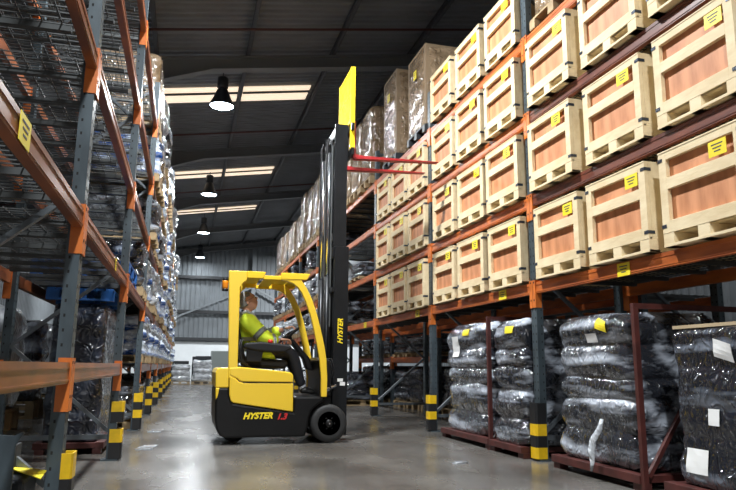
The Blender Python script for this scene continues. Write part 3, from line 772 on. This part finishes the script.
obj('yellow_card', bm, MT['ylabel'], r)
tag(r, 'low black box on the floor beside the near left post, with a yellow card', 'box')
# ------------------------------------------------------------------ forklift
fk = empty('forklift_truck', (0, 0, 0)); tag(fk, 'yellow and black electric forklift truck with a raised mast, in the middle of the aisle', 'forklift')
YN, YF, YC = 7.38, 8.42, 7.9
bm = NB(); prism(bm, [(.42, .075), (.36, .10), (.325, .17), (.309, .27), (.309, .60), (.455, .60), (.455, .525), (.475, .455), (.50, .435), (1.15, .335), (1.16, .505), (1.46, .505), (1.50, .46), (1.43, .42), (1.36, .36), (1.325, .27), (1.31, .18), (1.285, .075)], YN+.012, YF-.012)
obj('chassis', bm, MT['fblack'], fk, bevel=.022)
bm = NB(); prism(bm, [(.309, .60), (.305, .76), (.325, .80), (.36, .812), (.447, .812), (.447, .60)], YN+.012, YF-.012); prism(bm, [(.309, .60), (.355, .60), (.335, .50), (.312, .47)], YN+.008, YN+.06)
obj('counterweight', bm, MT['fyellow'], fk, bevel=.025)
bm = NB(); prism(bm, [(.452, .812), (.56, .822), (.83, .797), (1.06, .775), (1.12, .765), (1.146, .735), (1.146, .657), (.60, .662), (.56, .672), (.53, .70), (.452, .735)], YN, YF); obj('battery_hood', bm, MT['fyellow'], fk, bevel=.012)
bm = NB(); prism(bm, [(.452, .728), (.525, .695), (.555, .666), (.60, .655), (1.146, .650), (1.146, .343), (.50, .442), (.472, .462), (.455, .525)], YN, YF); obj('side_panel', bm, MT['fyellow'], fk, bevel=.010)
bm = NB(); box(bm, .60, 1.12, YN-.001, YN+.02, .652, .658); obj('hood_handle_strip', bm, MT['fblack'], fk)
# logo lettering, on the side facing the camera
Mt = Matrix.Translation((.605, YN+.010, .272)) @ Matrix.Rotation(math.radians(-.9), 4, 'Y') @ Matrix.Rotation(PI/2, 4, 'X')
text('lettering', 'HYSTER', .088, Mt, MT['logo'], fk, .003, .35, .004, 1.02)
Mt = Matrix.Translation((.965, YN+.010, .265)) @ Matrix.Rotation(PI/2, 4, 'X')
text('lettering', '1.3', .088, Mt, MT['logored'], fk, .003, .35, .004, 1.02)
# pillars
def gb(): return NB()
for nm, ya, yb in (('rear_pillar', YN+.005, YN+.040), ('rear_pillar', YF-.24, YF-.20)):
    dx = .05 if ya > 8 else 0; bm = NB(); prism(bm, [(x+dx, z) for x, z in ((.440, .70), (.535, .70), (.545, 1.68), (.575, 1.735), (.62, 1.77), (.62, 1.875), (.425, 1.875), (.418, 1.86))], ya, yb); obj(nm, bm, MT['fyellow'], fk, bevel=.01)
for ya, yb in ((YN+.005, YN+.06), (YF-.115, YF-.06)):
    bm = NB()
    outer = [(1.0, 1.872), (1.10, 1.868), (1.17, 1.845), (1.235, 1.795), (1.30, 1.70), (1.358, 1.577), (1.415, 1.41), (1.458, 1.24), (1.50, 1.06), (1.523, .906), (1.532, .70), (1.525, .50)]
    inner = [(1.462, .50), (1.462, .70), (1.443, .906), (1.415, 1.06), (1.378, 1.238), (1.338, 1.40), (1.285, 1.55), (1.235, 1.655), (1.19, 1.715), (1.14, 1.755), (1.06, 1.785), (1.0, 1.79)]
    prism(bm, outer+inner, ya, yb); obj('front_pillar', bm, MT['fyellow'], fk, bevel=.008)
# overhead guard
bm = NB()
for ya, yb in ((YN+.0, YN+.05), (YF-.10, YF-.05)):
    prism(bm, [(.62, 1.80), (.80, 1.80), (.83, 1.875), (.62, 1.875)], ya, yb); prism(bm, [(.80, 1.79), (1.0, 1.79), (1.0, 1.835), (.815, 1.835)], ya, yb)
    prism(bm, [(1.0, 1.80), (1.295, 1.805), (1.335, 1.874), (1.0, 1.874)], ya, yb)
obj('roof_rail', bm, MT['fyellow_matt'], fk, bevel=.006)
for i, (xa, xb) in enumerate(((.45, .62), (.63, .81), (.84, .975), (1.005, 1.16), (1.17, 1.315))):
    bm = NB(); box(bm, xa, xb, YN+.05, YF-.10, 1.845 if i != 2 else 1.815, 1.868 if i != 2 else 1.832); obj('roof_bar', bm, MT['fyellow_matt'], fk, bevel=.004)
bm = NB(); tube(bm, [(.42, YN+.04, 1.66), (.385, YN+.04, 1.66)], .010, 8); lathe(bm, [(.032, 1.645), (.032, 1.67), (.001, 1.67)], c=(.383, YN+.04, 0), n=18); b1 = obj('beacon_bracket', bm, MT['fblack'], fk)
bm = NB(); lathe(bm, [(.030, 1.67), (.033, 1.69), (.033, 1.74), (.031, 1.765), (.001, 1.765)], c=(.383, YN+.04, 0), n=20); obj('amber_lens', bm, MT['amber'], b1)
bm = NB(); lathe(bm, [(.033, 1.765), (.030, 1.785), (.001, 1.79)], c=(.383, YN+.04, 0), n=18); obj('beacon_cap', bm, MT['fblack'], b1)
# floor, cowl, column, wheel
bm = NB(); prism(bm, [(1.46, .50), (1.60, .50), (1.60, .86), (1.52, .95), (1.44, .90), (1.47, .70)], YN+.10, YF-.14); obj('front_cowl', bm, MT['fblack'], fk, bevel=.02)
bm = NB(); prism(bm, [(1.47, .78), (1.42, .93), (1.22, 1.16), (1.18, 1.13), (1.34, .92), (1.38, .80)], YC-.03, YC+.12); obj('steering_column', bm, MT['seat'], fk, bevel=.02)
wc = Vector((1.175, YC+.04, 1.20)); du = Vector((.80, 0, .60)); dv = Vector((0, 1, 0)); dn = du.cross(dv)
bm = NB(); tube(bm, [wc + (du*math.cos(a)+dv*math.sin(a))*.145 for a in [2*PI*k/32 for k in range(32)]], .014, 10, closed=True)
for a in (0, 2.1, 4.2): tube(bm, [wc+dn*.02, wc+(du*math.cos(a)+dv*math.sin(a))*.145], .010, 6)
tube(bm, [wc+dn*.03, wc-dn*.03], .035, 14); tube(bm, [wc+du*(-.02), wc+Vector((.03, 0, -.05))], .025, 8)
obj('steering_wheel', bm, MT['seat'], fk)
# seat
bm = NB(); prism(bm, [(.62, .83), (1.10, .80), (1.14, .86), (1.10, .905), (.70, .93), (.62, .95)], YC-.24, YC+.24); obj('seat_cushion', bm, MT['seat'], fk, bevel=.03)
bm = NB(); prism(bm, [(.56, .86), (.66, .88), (.60, 1.12), (.575, 1.27), (.535, 1.29), (.515, 1.24), (.52, 1.05)], YC-.23, YC+.23); obj('seat_back', bm, MT['seat'], fk, bevel=.03)
bm = NB(); prism(bm, [(.58, .815), (1.05, .79), (1.05, .80), (.60, .84)], YC-.2, YC+.2); prism(bm, [(.64, .88), (.80, .88), (.82, .99), (.64, 1.02)], YN+.10, YN+.15); obj('seat_base', bm, MT['fblack'], fk, bevel=.004)
bm = NB(); prism(bm, [(.60, 1.03), (.62, 1.085), (.80, 1.10), (.98, 1.085), (1.12, 1.07), (1.15, 1.03), (1.06, .985), (.90, .985), (.72, 1.0)], YN+.08, YN+.20); arm = obj('armrest', bm, MT['seat'], fk, bevel=.02)
bm = NB(); lathe(bm, [(.028, 1.09), (.028, 1.11), (.020, 1.125), (.001, 1.128)], c=(.90, YN+.11, 0), n=16); obj('red_stop_button', bm, mat('red_button', (.75, .03, .02), .3), arm)
bm = NB()
for k in range(3): tube(bm, [(1.0+k*.04, YN+.15, 1.07), (1.01+k*.04, YN+.15, 1.115)], .008, 8)
obj('control_lever', bm, MT['seat'], arm)
bm = NB()
for k, (a, c) in enumerate(((.58, .80), (.60, .83))): tube(bm, [(a-.01, YN+.10, 1.12), (a-.035, YN+.10, 1.0), (a-.02, YN+.10, .90), (a+.08, YN+.10, .82)], .008, 6)
obj('cable', bm, MT['seat'], fk)
# wheels
def wheel(cx, cy, cz, R, W, nm, sgn=-1):
    bm = NB(); h = W/2
    lathe(bm, [(R*.62, -h), (R*.80, -h-.004), (R*.94, -h+.006), (R, -h+.03), (R, h-.03), (R*.94, h-.006), (R*.62, h)], 'y', (cx, cy, cz), 40); t = obj(nm, bm, MT['rubber'], fk)
    bm = NB(); f = cy-h if sgn < 0 else cy+h; q = 1 if sgn < 0 else -1
    lathe(bm, [(R*.62, 0), (R*.58, q*.012), (R*.50, q*.03), (R*.40, q*.03), (R*.36, q*.012), (R*.22, q*.008), (R*.18, -q*.006), (R*.10, -q*.012), (.001, -q*.012)], 'y', (cx, f, cz), 32)
    for k in range(6):
        a = k*PI/3; lathe(bm, [(.010, -q*.002), (.008, -q*.012), (.001, -q*.012)], 'y', (cx+R*.30*math.cos(a), f+q*.010, cz+R*.30*math.sin(a)), 8)
    hb = obj('wheel_rim', bm, MT['fblack'], t)
    bm = NB(); lathe(bm, [(R*.06, -q*.012), (R*.05, -q*.018), (.001, -q*.018)], 'y', (cx, f, cz), 12); obj('hub_nut', bm, MT['chrome'], hb)
wheel(1.553, YN+.10, .212, .208, .17, 'front_wheel'); wheel(1.553, YF-.12, .212, .208, .17, 'front_wheel', 1)
wheel(.54, YC-.12, .165, .165, .12, 'rear_wheel'); wheel(.54, YC+.12, .165, .165, .12, 'rear_wheel', 1)
bm = NB(); box(bm, .42, .66, YC-.05, YC+.05, .10, .3); obj('drive_unit', bm, MT['fblack'], fk)
bm = NB(); box(bm, 1.36, 1.62, YN+.20, YF-.22, .14, .5); box(bm, 1.48, 1.60, YN+.19, YF-.21, .16, .26); obj('front_axle', bm, MT['fblack'], fk, bevel=.01)
# mast
mast = NB(); box(mast, 1.655, 1.825, 7.56, 7.60, .07, 2.25); box(mast, 1.655, 1.68, 7.60, 7.66, .07, 2.25); box(mast, 1.80, 1.825, 7.60, 7.66, .07, 2.25)
box(mast, 1.655, 1.825, 8.20, 8.24, .07, 2.25); box(mast, 1.655, 1.68, 8.14, 8.20, .07, 2.25); box(mast, 1.80, 1.825, 8.14, 8.20, .07, 2.25)
box(mast, 1.64, 1.67, 7.6, 8.2, 2.12, 2.25); box(mast, 1.64, 1.67, 7.6, 8.2, .10, .30); box(mast, 1.625, 1.655, 7.56, 8.24, 1.70, 1.76)
mo = obj('outer_mast', mast, MT['steelblack'], fk, bevel=.004)
bm = NB()
for ya, yb, yc, yd in ((7.601, 7.625, 7.625, 7.69), (8.175, 8.199, 8.11, 8.175)):
    box(bm, 1.682, 1.798, ya, yb, .4, 3.79); box(bm, 1.665, 1.69, yc, yd, 2.26, 3.79); box(bm, 1.775, 1.798, yc, yd, .4, 3.79)
    box(bm, 1.640, 1.798, ya-.001 if ya < 7.9 else yb-.0, yb if ya < 7.9 else yb+.001, 2.26, 3.80)
box(bm, 1.665, 1.70, 7.62, 8.18, 3.68, 3.79); box(bm, 1.665, 1.70, 7.62, 8.18, 2.35, 2.45)
obj('inner_mast', bm, MT['steelblack'], fk, bevel=.003)
for y in (7.72, 8.08):
    bm = NB(); tube(bm, [(1.60, y, .25), (1.60, y, 1.9)], .032, 14); c = obj('lift_cylinder', bm, MT['steelblack'], fk)
    bm = NB(); tube(bm, [(1.60, y, 1.9), (1.60, y, 3.45)], .020, 12); obj('piston_rod', bm, MT['chrome'], c)
    bm = NB(); box(bm, 1.625, 1.64, y-.02, y+.02, 1.3, 3.55); obj('lift_chain', bm, MT['wire'], fk)
for y, dx in ((7.86, 0), (7.96, .02), (8.14, -.02)):
    bm = NB(); tube(bm, [(1.61+dx, y, .9), (1.605+dx, y, 2.4), (1.60+dx, y, 3.45), (1.60+dx, y, 3.62), (1.62+dx, y, 3.70), (1.655+dx, y, 3.66), (1.66+dx, y, 3.5)], .014, 8); obj('hydraulic_hose', bm, MT['seat'], fk)
Mt = Matrix.Translation((1.762, 7.558, 1.095)) @ Matrix.Rotation(-PI/2, 4, 'Y') @ Matrix.Rotation(PI/2, 4, 'X')
text('lettering', 'HYSTER', .085, Mt, MT['logo'], fk, .002, .3, .0025, .98)
bm = NB(); box(bm, 1.71, 1.775, 7.557, 7.559, .665, .70); box(bm, 1.74, 1.80, 7.557, 7.559, .62, .66); obj('warning_sticker', bm, MT['white'], mo)
bm = NB(); tube(bm, [(1.47, 7.50, .55), (1.66, 7.52, .62)], .022, 10); tube(bm, [(1.50, 7.5, .56), (1.58, 7.51, .59)], .034, 12); obj('tilt_cylinder', bm, MT['chrome'], fk)
bm = NB()
for k in range(3): tube(bm, [(1.56+.01*k, 7.50, .60), (1.62+.02*k, 7.49, .72+.04*k), (1.60+.01*k, 7.49, .86+.03*k), (1.55, 7.52, .92)], .008, 6)
obj('hydraulic_hose', bm, MT['seat'], fk)
# carriage, backrest, forks
bm = NB()
for z in (3.40, 3.72): box(bm, 1.83, 1.865, 7.52, 8.28, z, z+.09)
for y in (7.70, 8.05): box(bm, 1.80, 1.83, y, y+.05, 3.36, 3.84)
obj('fork_carriage', bm, MT['steelblack'], fk)
bm = NB(); YB0, YB1 = 7.57, 8.25
for y in (YB0, YB1-.03): box(bm, 1.826, 1.88 if y == YB0 else 1.88, y, y+.03, 3.49 if y == YB0 else 3.86, 4.57)
for k in range(1, 9):
    y = YB0+(YB1-YB0)*k/9; box(bm, 1.83, 1.86, y-.011, y+.011, 3.86, 4.55)
box(bm, 1.826, 1.87, YB0+.03, YB1-.03, 3.83, 3.87); box(bm, 1.83, 1.86, YB0+.03, YB1-.03, 4.53, 4.565); box(bm, 1.83, 1.86, YB0+.03, YB1-.03, 4.2, 4.23)
obj('load_backrest', bm, MT['byellow'], fk)
for y in (7.60, 8.09):
    bm = NB(); prism(bm, [(1.867, 3.86), (1.902, 3.86), (1.905, 3.43), (2.0, 3.418), (3.0, 3.432), (3.0, 3.422), (2.4, 3.392), (1.90, 3.372), (1.872, 3.385), (1.867, 3.42)], y, y+.085); obj('fork', bm, MT['red'], fk, bevel=.003)

# ------------------------------------------------------------------ driver
def skin_obj(name, verts, edges, radii, m, parent, sub=2, root=0):
    me = bpy.data.meshes.new(name); me.from_pydata([Vector(v) for v in verts], edges, []); me.materials.append(m)
    o = bpy.data.objects.new(name, me); COL.objects.link(o)
    if parent: o.parent = parent
    o.modifiers.new('skin', 'SKIN')
    if not me.skin_vertices: me.attributes.new
    sk = me.skin_vertices[0].data if me.skin_vertices else None
    if sk is None:
        bpy.context.view_layer.objects.active = o; o.select_set(True)
        raise RuntimeError('no skin layer')
    for i, r in enumerate(radii):
        sk[i].radius = r if isinstance(r, tuple) else (r, r); sk[i].use_root = (i == root)
    if sub:
        s = o.modifiers.new('sub', 'SUBSURF'); s.levels = sub; s.render_levels = sub
    o.modifiers['skin'].use_smooth_shade = True
    return o
def skin_mesh(name, verts, edges, radii, m, parent, sub=2, root=0):
    """bake the skin so that no bpy.ops is needed"""
    bm = bmesh.new(); lay = bm.verts.layers.skin.verify(); vs = []
    for v, r in zip(verts, radii):
        a = bm.verts.new(v); a[lay].radius = r if isinstance(r, tuple) else (r, r); a[lay].use_root = (len(vs) == root); vs.append(a)
    for a, c in edges: bm.edges.new((vs[a], vs[c]))
    me = bpy.data.meshes.new(name); bm.to_mesh(me); bm.free(); me.materials.append(m)
    o = bpy.data.objects.new(name, me); COL.objects.link(o)
    if parent: o.parent = parent
    sk = o.modifiers.new('skin', 'SKIN'); sk.use_smooth_shade = True; sk.branch_smoothing = .6
    s = o.modifiers.new('sub', 'SUBSURF'); s.levels = sub; s.render_levels = sub
    return o
H = {'pel': (.73, YC, .97), 'belly': (.715, YC, 1.10), 'chest': (.68, YC, 1.27), 'top': (.665, YC, 1.385), 'neck': (.672, YC, 1.45), 'head': (.668, YC, 1.53)}
V, Ed, Rr = [], [], []
def add(p, r, par=None):
    V.append(p); Rr.append(r); i = len(V)-1
    if par is not None: Ed.append((par, i))
    return i
pel = add(H['pel'], (.13, .12)); be = add(H['belly'], (.12, .13), pel); chs = add(H['chest'], (.125, .14), be); tp = add(H['top'], (.085, .10), chs); nk = add(H['neck'], .055, tp); hd = add(H['head'], .06, nk)
ARM = {-1: [(.655, YC-.19, 1.355), (.80, YC-.265, 1.20), (.865, YC-.28, 1.135), (.96, YC-.27, 1.125), (1.035, YC-.25, 1.132)],
        1: [(.665, YC+.19, 1.355), (.83, YC+.25, 1.23), (.92, YC+.255, 1.195), (1.03, YC+.18, 1.235), (1.12, YC+.10, 1.272)]}
LEG = {-1: [(.80, YC-.10, .975), (1.0, YC-.13, .995), (1.165, YC-.14, 1.0), (1.215, YC-.14, .93), (1.26, YC-.14, .74), (1.305, YC-.14, .60)],
        1: [(.80, YC+.10, .975), (1.0, YC+.15, .99), (1.15, YC+.17, .99), (1.20, YC+.17, .92), (1.30, YC+.17, .74), (1.37, YC+.17, .60)]}
for s in (-1, 1):
    p = tp
    for q, r in zip(ARM[s], (.055, .046, .043, .036, .026)): p = add(q, r, p)
    p = pel
    for q, r in zip(LEG[s], (.085, .075, .062, .058, .048, .036)): p = add(q, r, p)
body = skin_mesh('person', V, Ed, Rr, MT['skin'], None, 2, 0)
tag(body, 'grey-haired person in a yellow hi-vis jacket seated in the forklift, looking up', 'person')
# head: sculpted sphere, tilted back
tilt = Matrix.Translation((.675, YC, 1.580)) @ Matrix.Rotation(math.radians(-30), 4, 'Y') @ Matrix.Diagonal((1.14, 1.05, 1.04, 1))
bm = NB(); bmesh.ops.create_uvsphere(bm, u_segments=40, v_segments=30, radius=1)
for v in bm.verts:
    x, y, z = v.co
    X = x*.094; Y = y*.074; Z = z*.115
    if z < 0: X *= 1-.10*(-z); Y *= 1-.30*(-z)
    if x > 0 and z < -.2: X += .014*(1-abs(y))*min(1, (-z-.2)*2)         # chin and jaw
    if x > .5:
        X += .024*math.exp(-((y/.16)**2))*math.exp(-(((z+.10)/.15)**2))  # nose
        X += .007*math.exp(-((y/.5)**2))*math.exp(-(((z-.28)/.10)**2))   # brow
        for e in (-1, 1): X -= .012*math.exp(-(((y-e*.38)/.16)**2))*math.exp(-(((z-.10)/.12)**2))  # eye sockets
        X += .006*math.exp(-((y/.28)**2))*math.exp(-(((z+.40)/.05)**2)) + .006*math.exp(-((y/.25)**2))*math.exp(-(((z+.52)/.06)**2))
        X -= .004*math.exp(-((y/.3)**2))*math.exp(-(((z+.46)/.02)**2))
    v.co = (X, Y, Z)
for e in (-1, 1):   # ears
    g = bmesh.ops.create_uvsphere(bm, u_segments=12, v_segments=8, radius=1)['verts']
    for v in g: v.co = Vector((v.co.x*.018-.008, v.co.y*.010+e*.074, v.co.z*.030-.005))
bm.transform(tilt); obj('head', bm, MT['skin'], body, smooth=True)
bm = NB(); bmesh.ops.create_uvsphere(bm, u_segments=40, v_segments=30, radius=1)
kill = []
for v in bm.verts:
    x, y, z = v.co
    hairline = (x < .62 and z > .36) or (x < -.12+.4*max(0, z) and z > -.36) or (z > .62)
    if not hairline: kill.append(v)
    k = 1.06+.03*noise.noise(Vector((x*5, y*5, z*5)))
    v.co = (x*.094*k-.003, y*.076*k, z*.115*k)
bmesh.ops.delete(bm, geom=kill, context='VERTS')
bmesh.ops.solidify(bm, geom=bm.faces[:], thickness=.006)
bm.transform(tilt); obj('hair', bm, MT['hair'], body, smooth=True)
bm = NB()
for e in (-1, 1):
    tube(bm, [Vector((.088, e*.030+.022*math.cos(a), .010+.018*math.sin(a))) for a in [2*PI*k/16 for k in range(16)]], .0022, 6, closed=True)
    tube(bm, [(.088, e*.052, .012), (.05, e*.076, .012), (-.01, e*.082, .008)], .002, 6)
tube(bm, [(.09, -.008, .014), (.09, .008, .014)], .002, 6)
bm.transform(tilt); obj('spectacles', bm, MT['seat'], body)
bm = NB()
for e in (-1, 1):
    g = bmesh.ops.create_uvsphere(bm, u_segments=12, v_segments=8, radius=.010)['verts']
    for v in g: v.co += Vector((.074, e*.028, .011))
bm.transform(tilt); obj('eye', bm, MT['white'], body, smooth=True)
# hands with fingers
def hand(wrist, fwd, side, up, s, thumb):
    w0 = Vector(wrist); f = Vector(fwd).normalized(); u = Vector(up).normalized(); sd = f.cross(u).normalized()*thumb
    Vv = [w0, w0+f*.035, w0+f*.075]; Ee = [(0, 1), (1, 2)]; Rd = [(.022, .018), (.034, .017), (.036, .015)]
    for k, L in enumerate((.068, .078, .073, .058)):
        off = sd*(.027-.018*k); a = len(Vv)
        b0 = w0+f*.078+off; 
        Vv += [b0, b0+f*L*.38-u*L*.10, b0+f*L*.62-u*L*.42, b0+f*L*.60-u*L*.80]; Rd += [.009, .0085, .008, .007]
        Ee += [(2, a), (a, a+1), (a+1, a+2), (a+2, a+3)]
    a = len(Vv); t0 = w0+f*.03+sd*.03
    Vv += [t0, t0+f*.030+sd*.022-u*.010, t0+f*.058+sd*.022-u*.024]; Rd += [.012, .010, .008]; Ee += [(1, a), (a, a+1), (a+1, a+2)]
    return skin_mesh('hand', Vv, Ee, Rd, MT['skin'], body, 1, 0)
hand((1.04, YC-.25, 1.135), (1, .28, .02), 0, (0, 0, 1), 1, -1)
hand((1.125, YC+.095, 1.278), (.85, -.25, .30), 0, (-.35, 0, 1), 1, 1)
# jacket
V, Ed, Rr = [], [], []
a = add((.735, YC, .965), (.175, .185)); b2 = add((.725, YC, 1.10), (.20, .20), a); c2 = add((.70, YC, 1.26), (.185, .20), b2); d2 = add((.662, YC, 1.375), (.125, .16), c2); e2 = add((.672, YC, 1.435), (.072, .075), d2)
for s in (-1, 1):
    p = d2
    for q, r in zip(ARM[s][:4]+[tuple(Vector(ARM[s][3])*.35+Vector(ARM[s][4])*.65)], (.100, .096, .092, .076, .060)): p = add(q, r, p)
for s in (-1, 1):
    p = add((.84, YC+s*.11, .95), (.115, .11), a); p = add((1.03, YC+s*.15, .965), (.098, .085), p)
skin_mesh('hi_vis_jacket', V, Ed, Rr, MT['hivis'], body, 2, 0)
# tape bands around sleeves and torso
def band(p, q, t0, t1, r0, sx=1, sy=1, name='reflective_band'):
    p, q = Vector(p), Vector(q); bm = NB(); r = r0*1.36
    tube(bm, [p.lerp(q, t0), p.lerp(q, (t0+t1)/2), p.lerp(q, t1)], [r, r*1.02, r], 24, caps=False)
    bmesh.ops.solidify(bm, geom=bm.faces[:], thickness=.003)
    return obj(name, bm, MT['reflect'], body, smooth=True)
band(ARM[-1][1], ARM[-1][2], -.3, .35, .069); band(ARM[-1][3], ARM[-1][4], -.45, .0, .0575)
band(ARM[1][3], ARM[1][2], .0, .45, .0585); band(ARM[1][0], ARM[1][1], .5, .8, .072)
bm = NB()
for zc, xx in ((1.135, .708), (1.02, .725)):
    pts = [(xx+.205*math.cos(2*PI*k/32), YC+.205*math.sin(2*PI*k/32), zc) for k in range(32)]
    A = [bm.verts.new((x, y, z-.022)) for x, y, z in pts]; B = [bm.verts.new((x, y, z+.022)) for x, y, z in pts]
    for k in range(32): bm.faces.new((A[k], A[(k+1) % 32], B[(k+1) % 32], B[k]))
bmesh.ops.solidify(bm, geom=bm.faces[:], thickness=.004); obj('reflective_band', bm, MT['reflect'], body, smooth=True)
for s in (-1, 1):
    bm = NB(); tube(bm, [(.60, YC+s*.115, 1.43), (.66, YC+s*.13, 1.458), (.73, YC+s*.125, 1.42), (.79, YC+s*.11, 1.34), (.83, YC+s*.11, 1.22)], .020, 8); obj('reflective_band', bm, MT['reflect'], body)
bm = NB(); tube(bm, [(.675+.060*math.cos(2*PI*k/20), YC+.060*math.sin(2*PI*k/20), 1.452-.02*math.cos(2*PI*k/20)) for k in range(20)], .013, 8, closed=True); obj('dark_collar', bm, MT['trouser'], body)
V, Ed, Rr = [], [], []
a = add((.74, YC, .955), (.13, .14))
for s in (-1, 1):
    p = a
    for q, r in zip(LEG[s], (.10, .088, .078, .074, .064, .058)): p = add(q, r, p)
skin_mesh('trousers', V, Ed, Rr, MT['trouser'], body, 2, 0)
for s in (-1, 1):
    ax, ay, az = LEG[s][-1]
    skin_mesh('shoe', [(ax-.035, ay, .545), (ax+.02, ay, .555), (ax+.10, ay, .545), (ax+.165, ay, .538), (ax, ay, .60)], [(0, 1), (1, 2), (2, 3), (1, 4)], [(.036, .036), (.04, .042), (.040, .034), (.034, .024), (.04, .04)], MT['shoe'], body, 2, 1)

# the truck body stands a little skewed to the mast: the guard leans back over the wheels
def lean(o):
    if o.type == 'MESH' and o.data.users == 1: o.data.transform(Matrix(((1, 0, -.04/1.85, .04), (0, 1, 0, 0), (0, 0, 1, 0), (0, 0, 0, 1))))
    for c in o.children: lean(c)
for c in fk.children:
    if not any(c.name.startswith(q) for q in ('outer_mast', 'inner_mast', 'lift_', 'hydraulic', 'fork', 'load_back')) and not (c.name.startswith('lettering') and c.data.vertices[0].co.x > 1.5): lean(c)
lean(body)
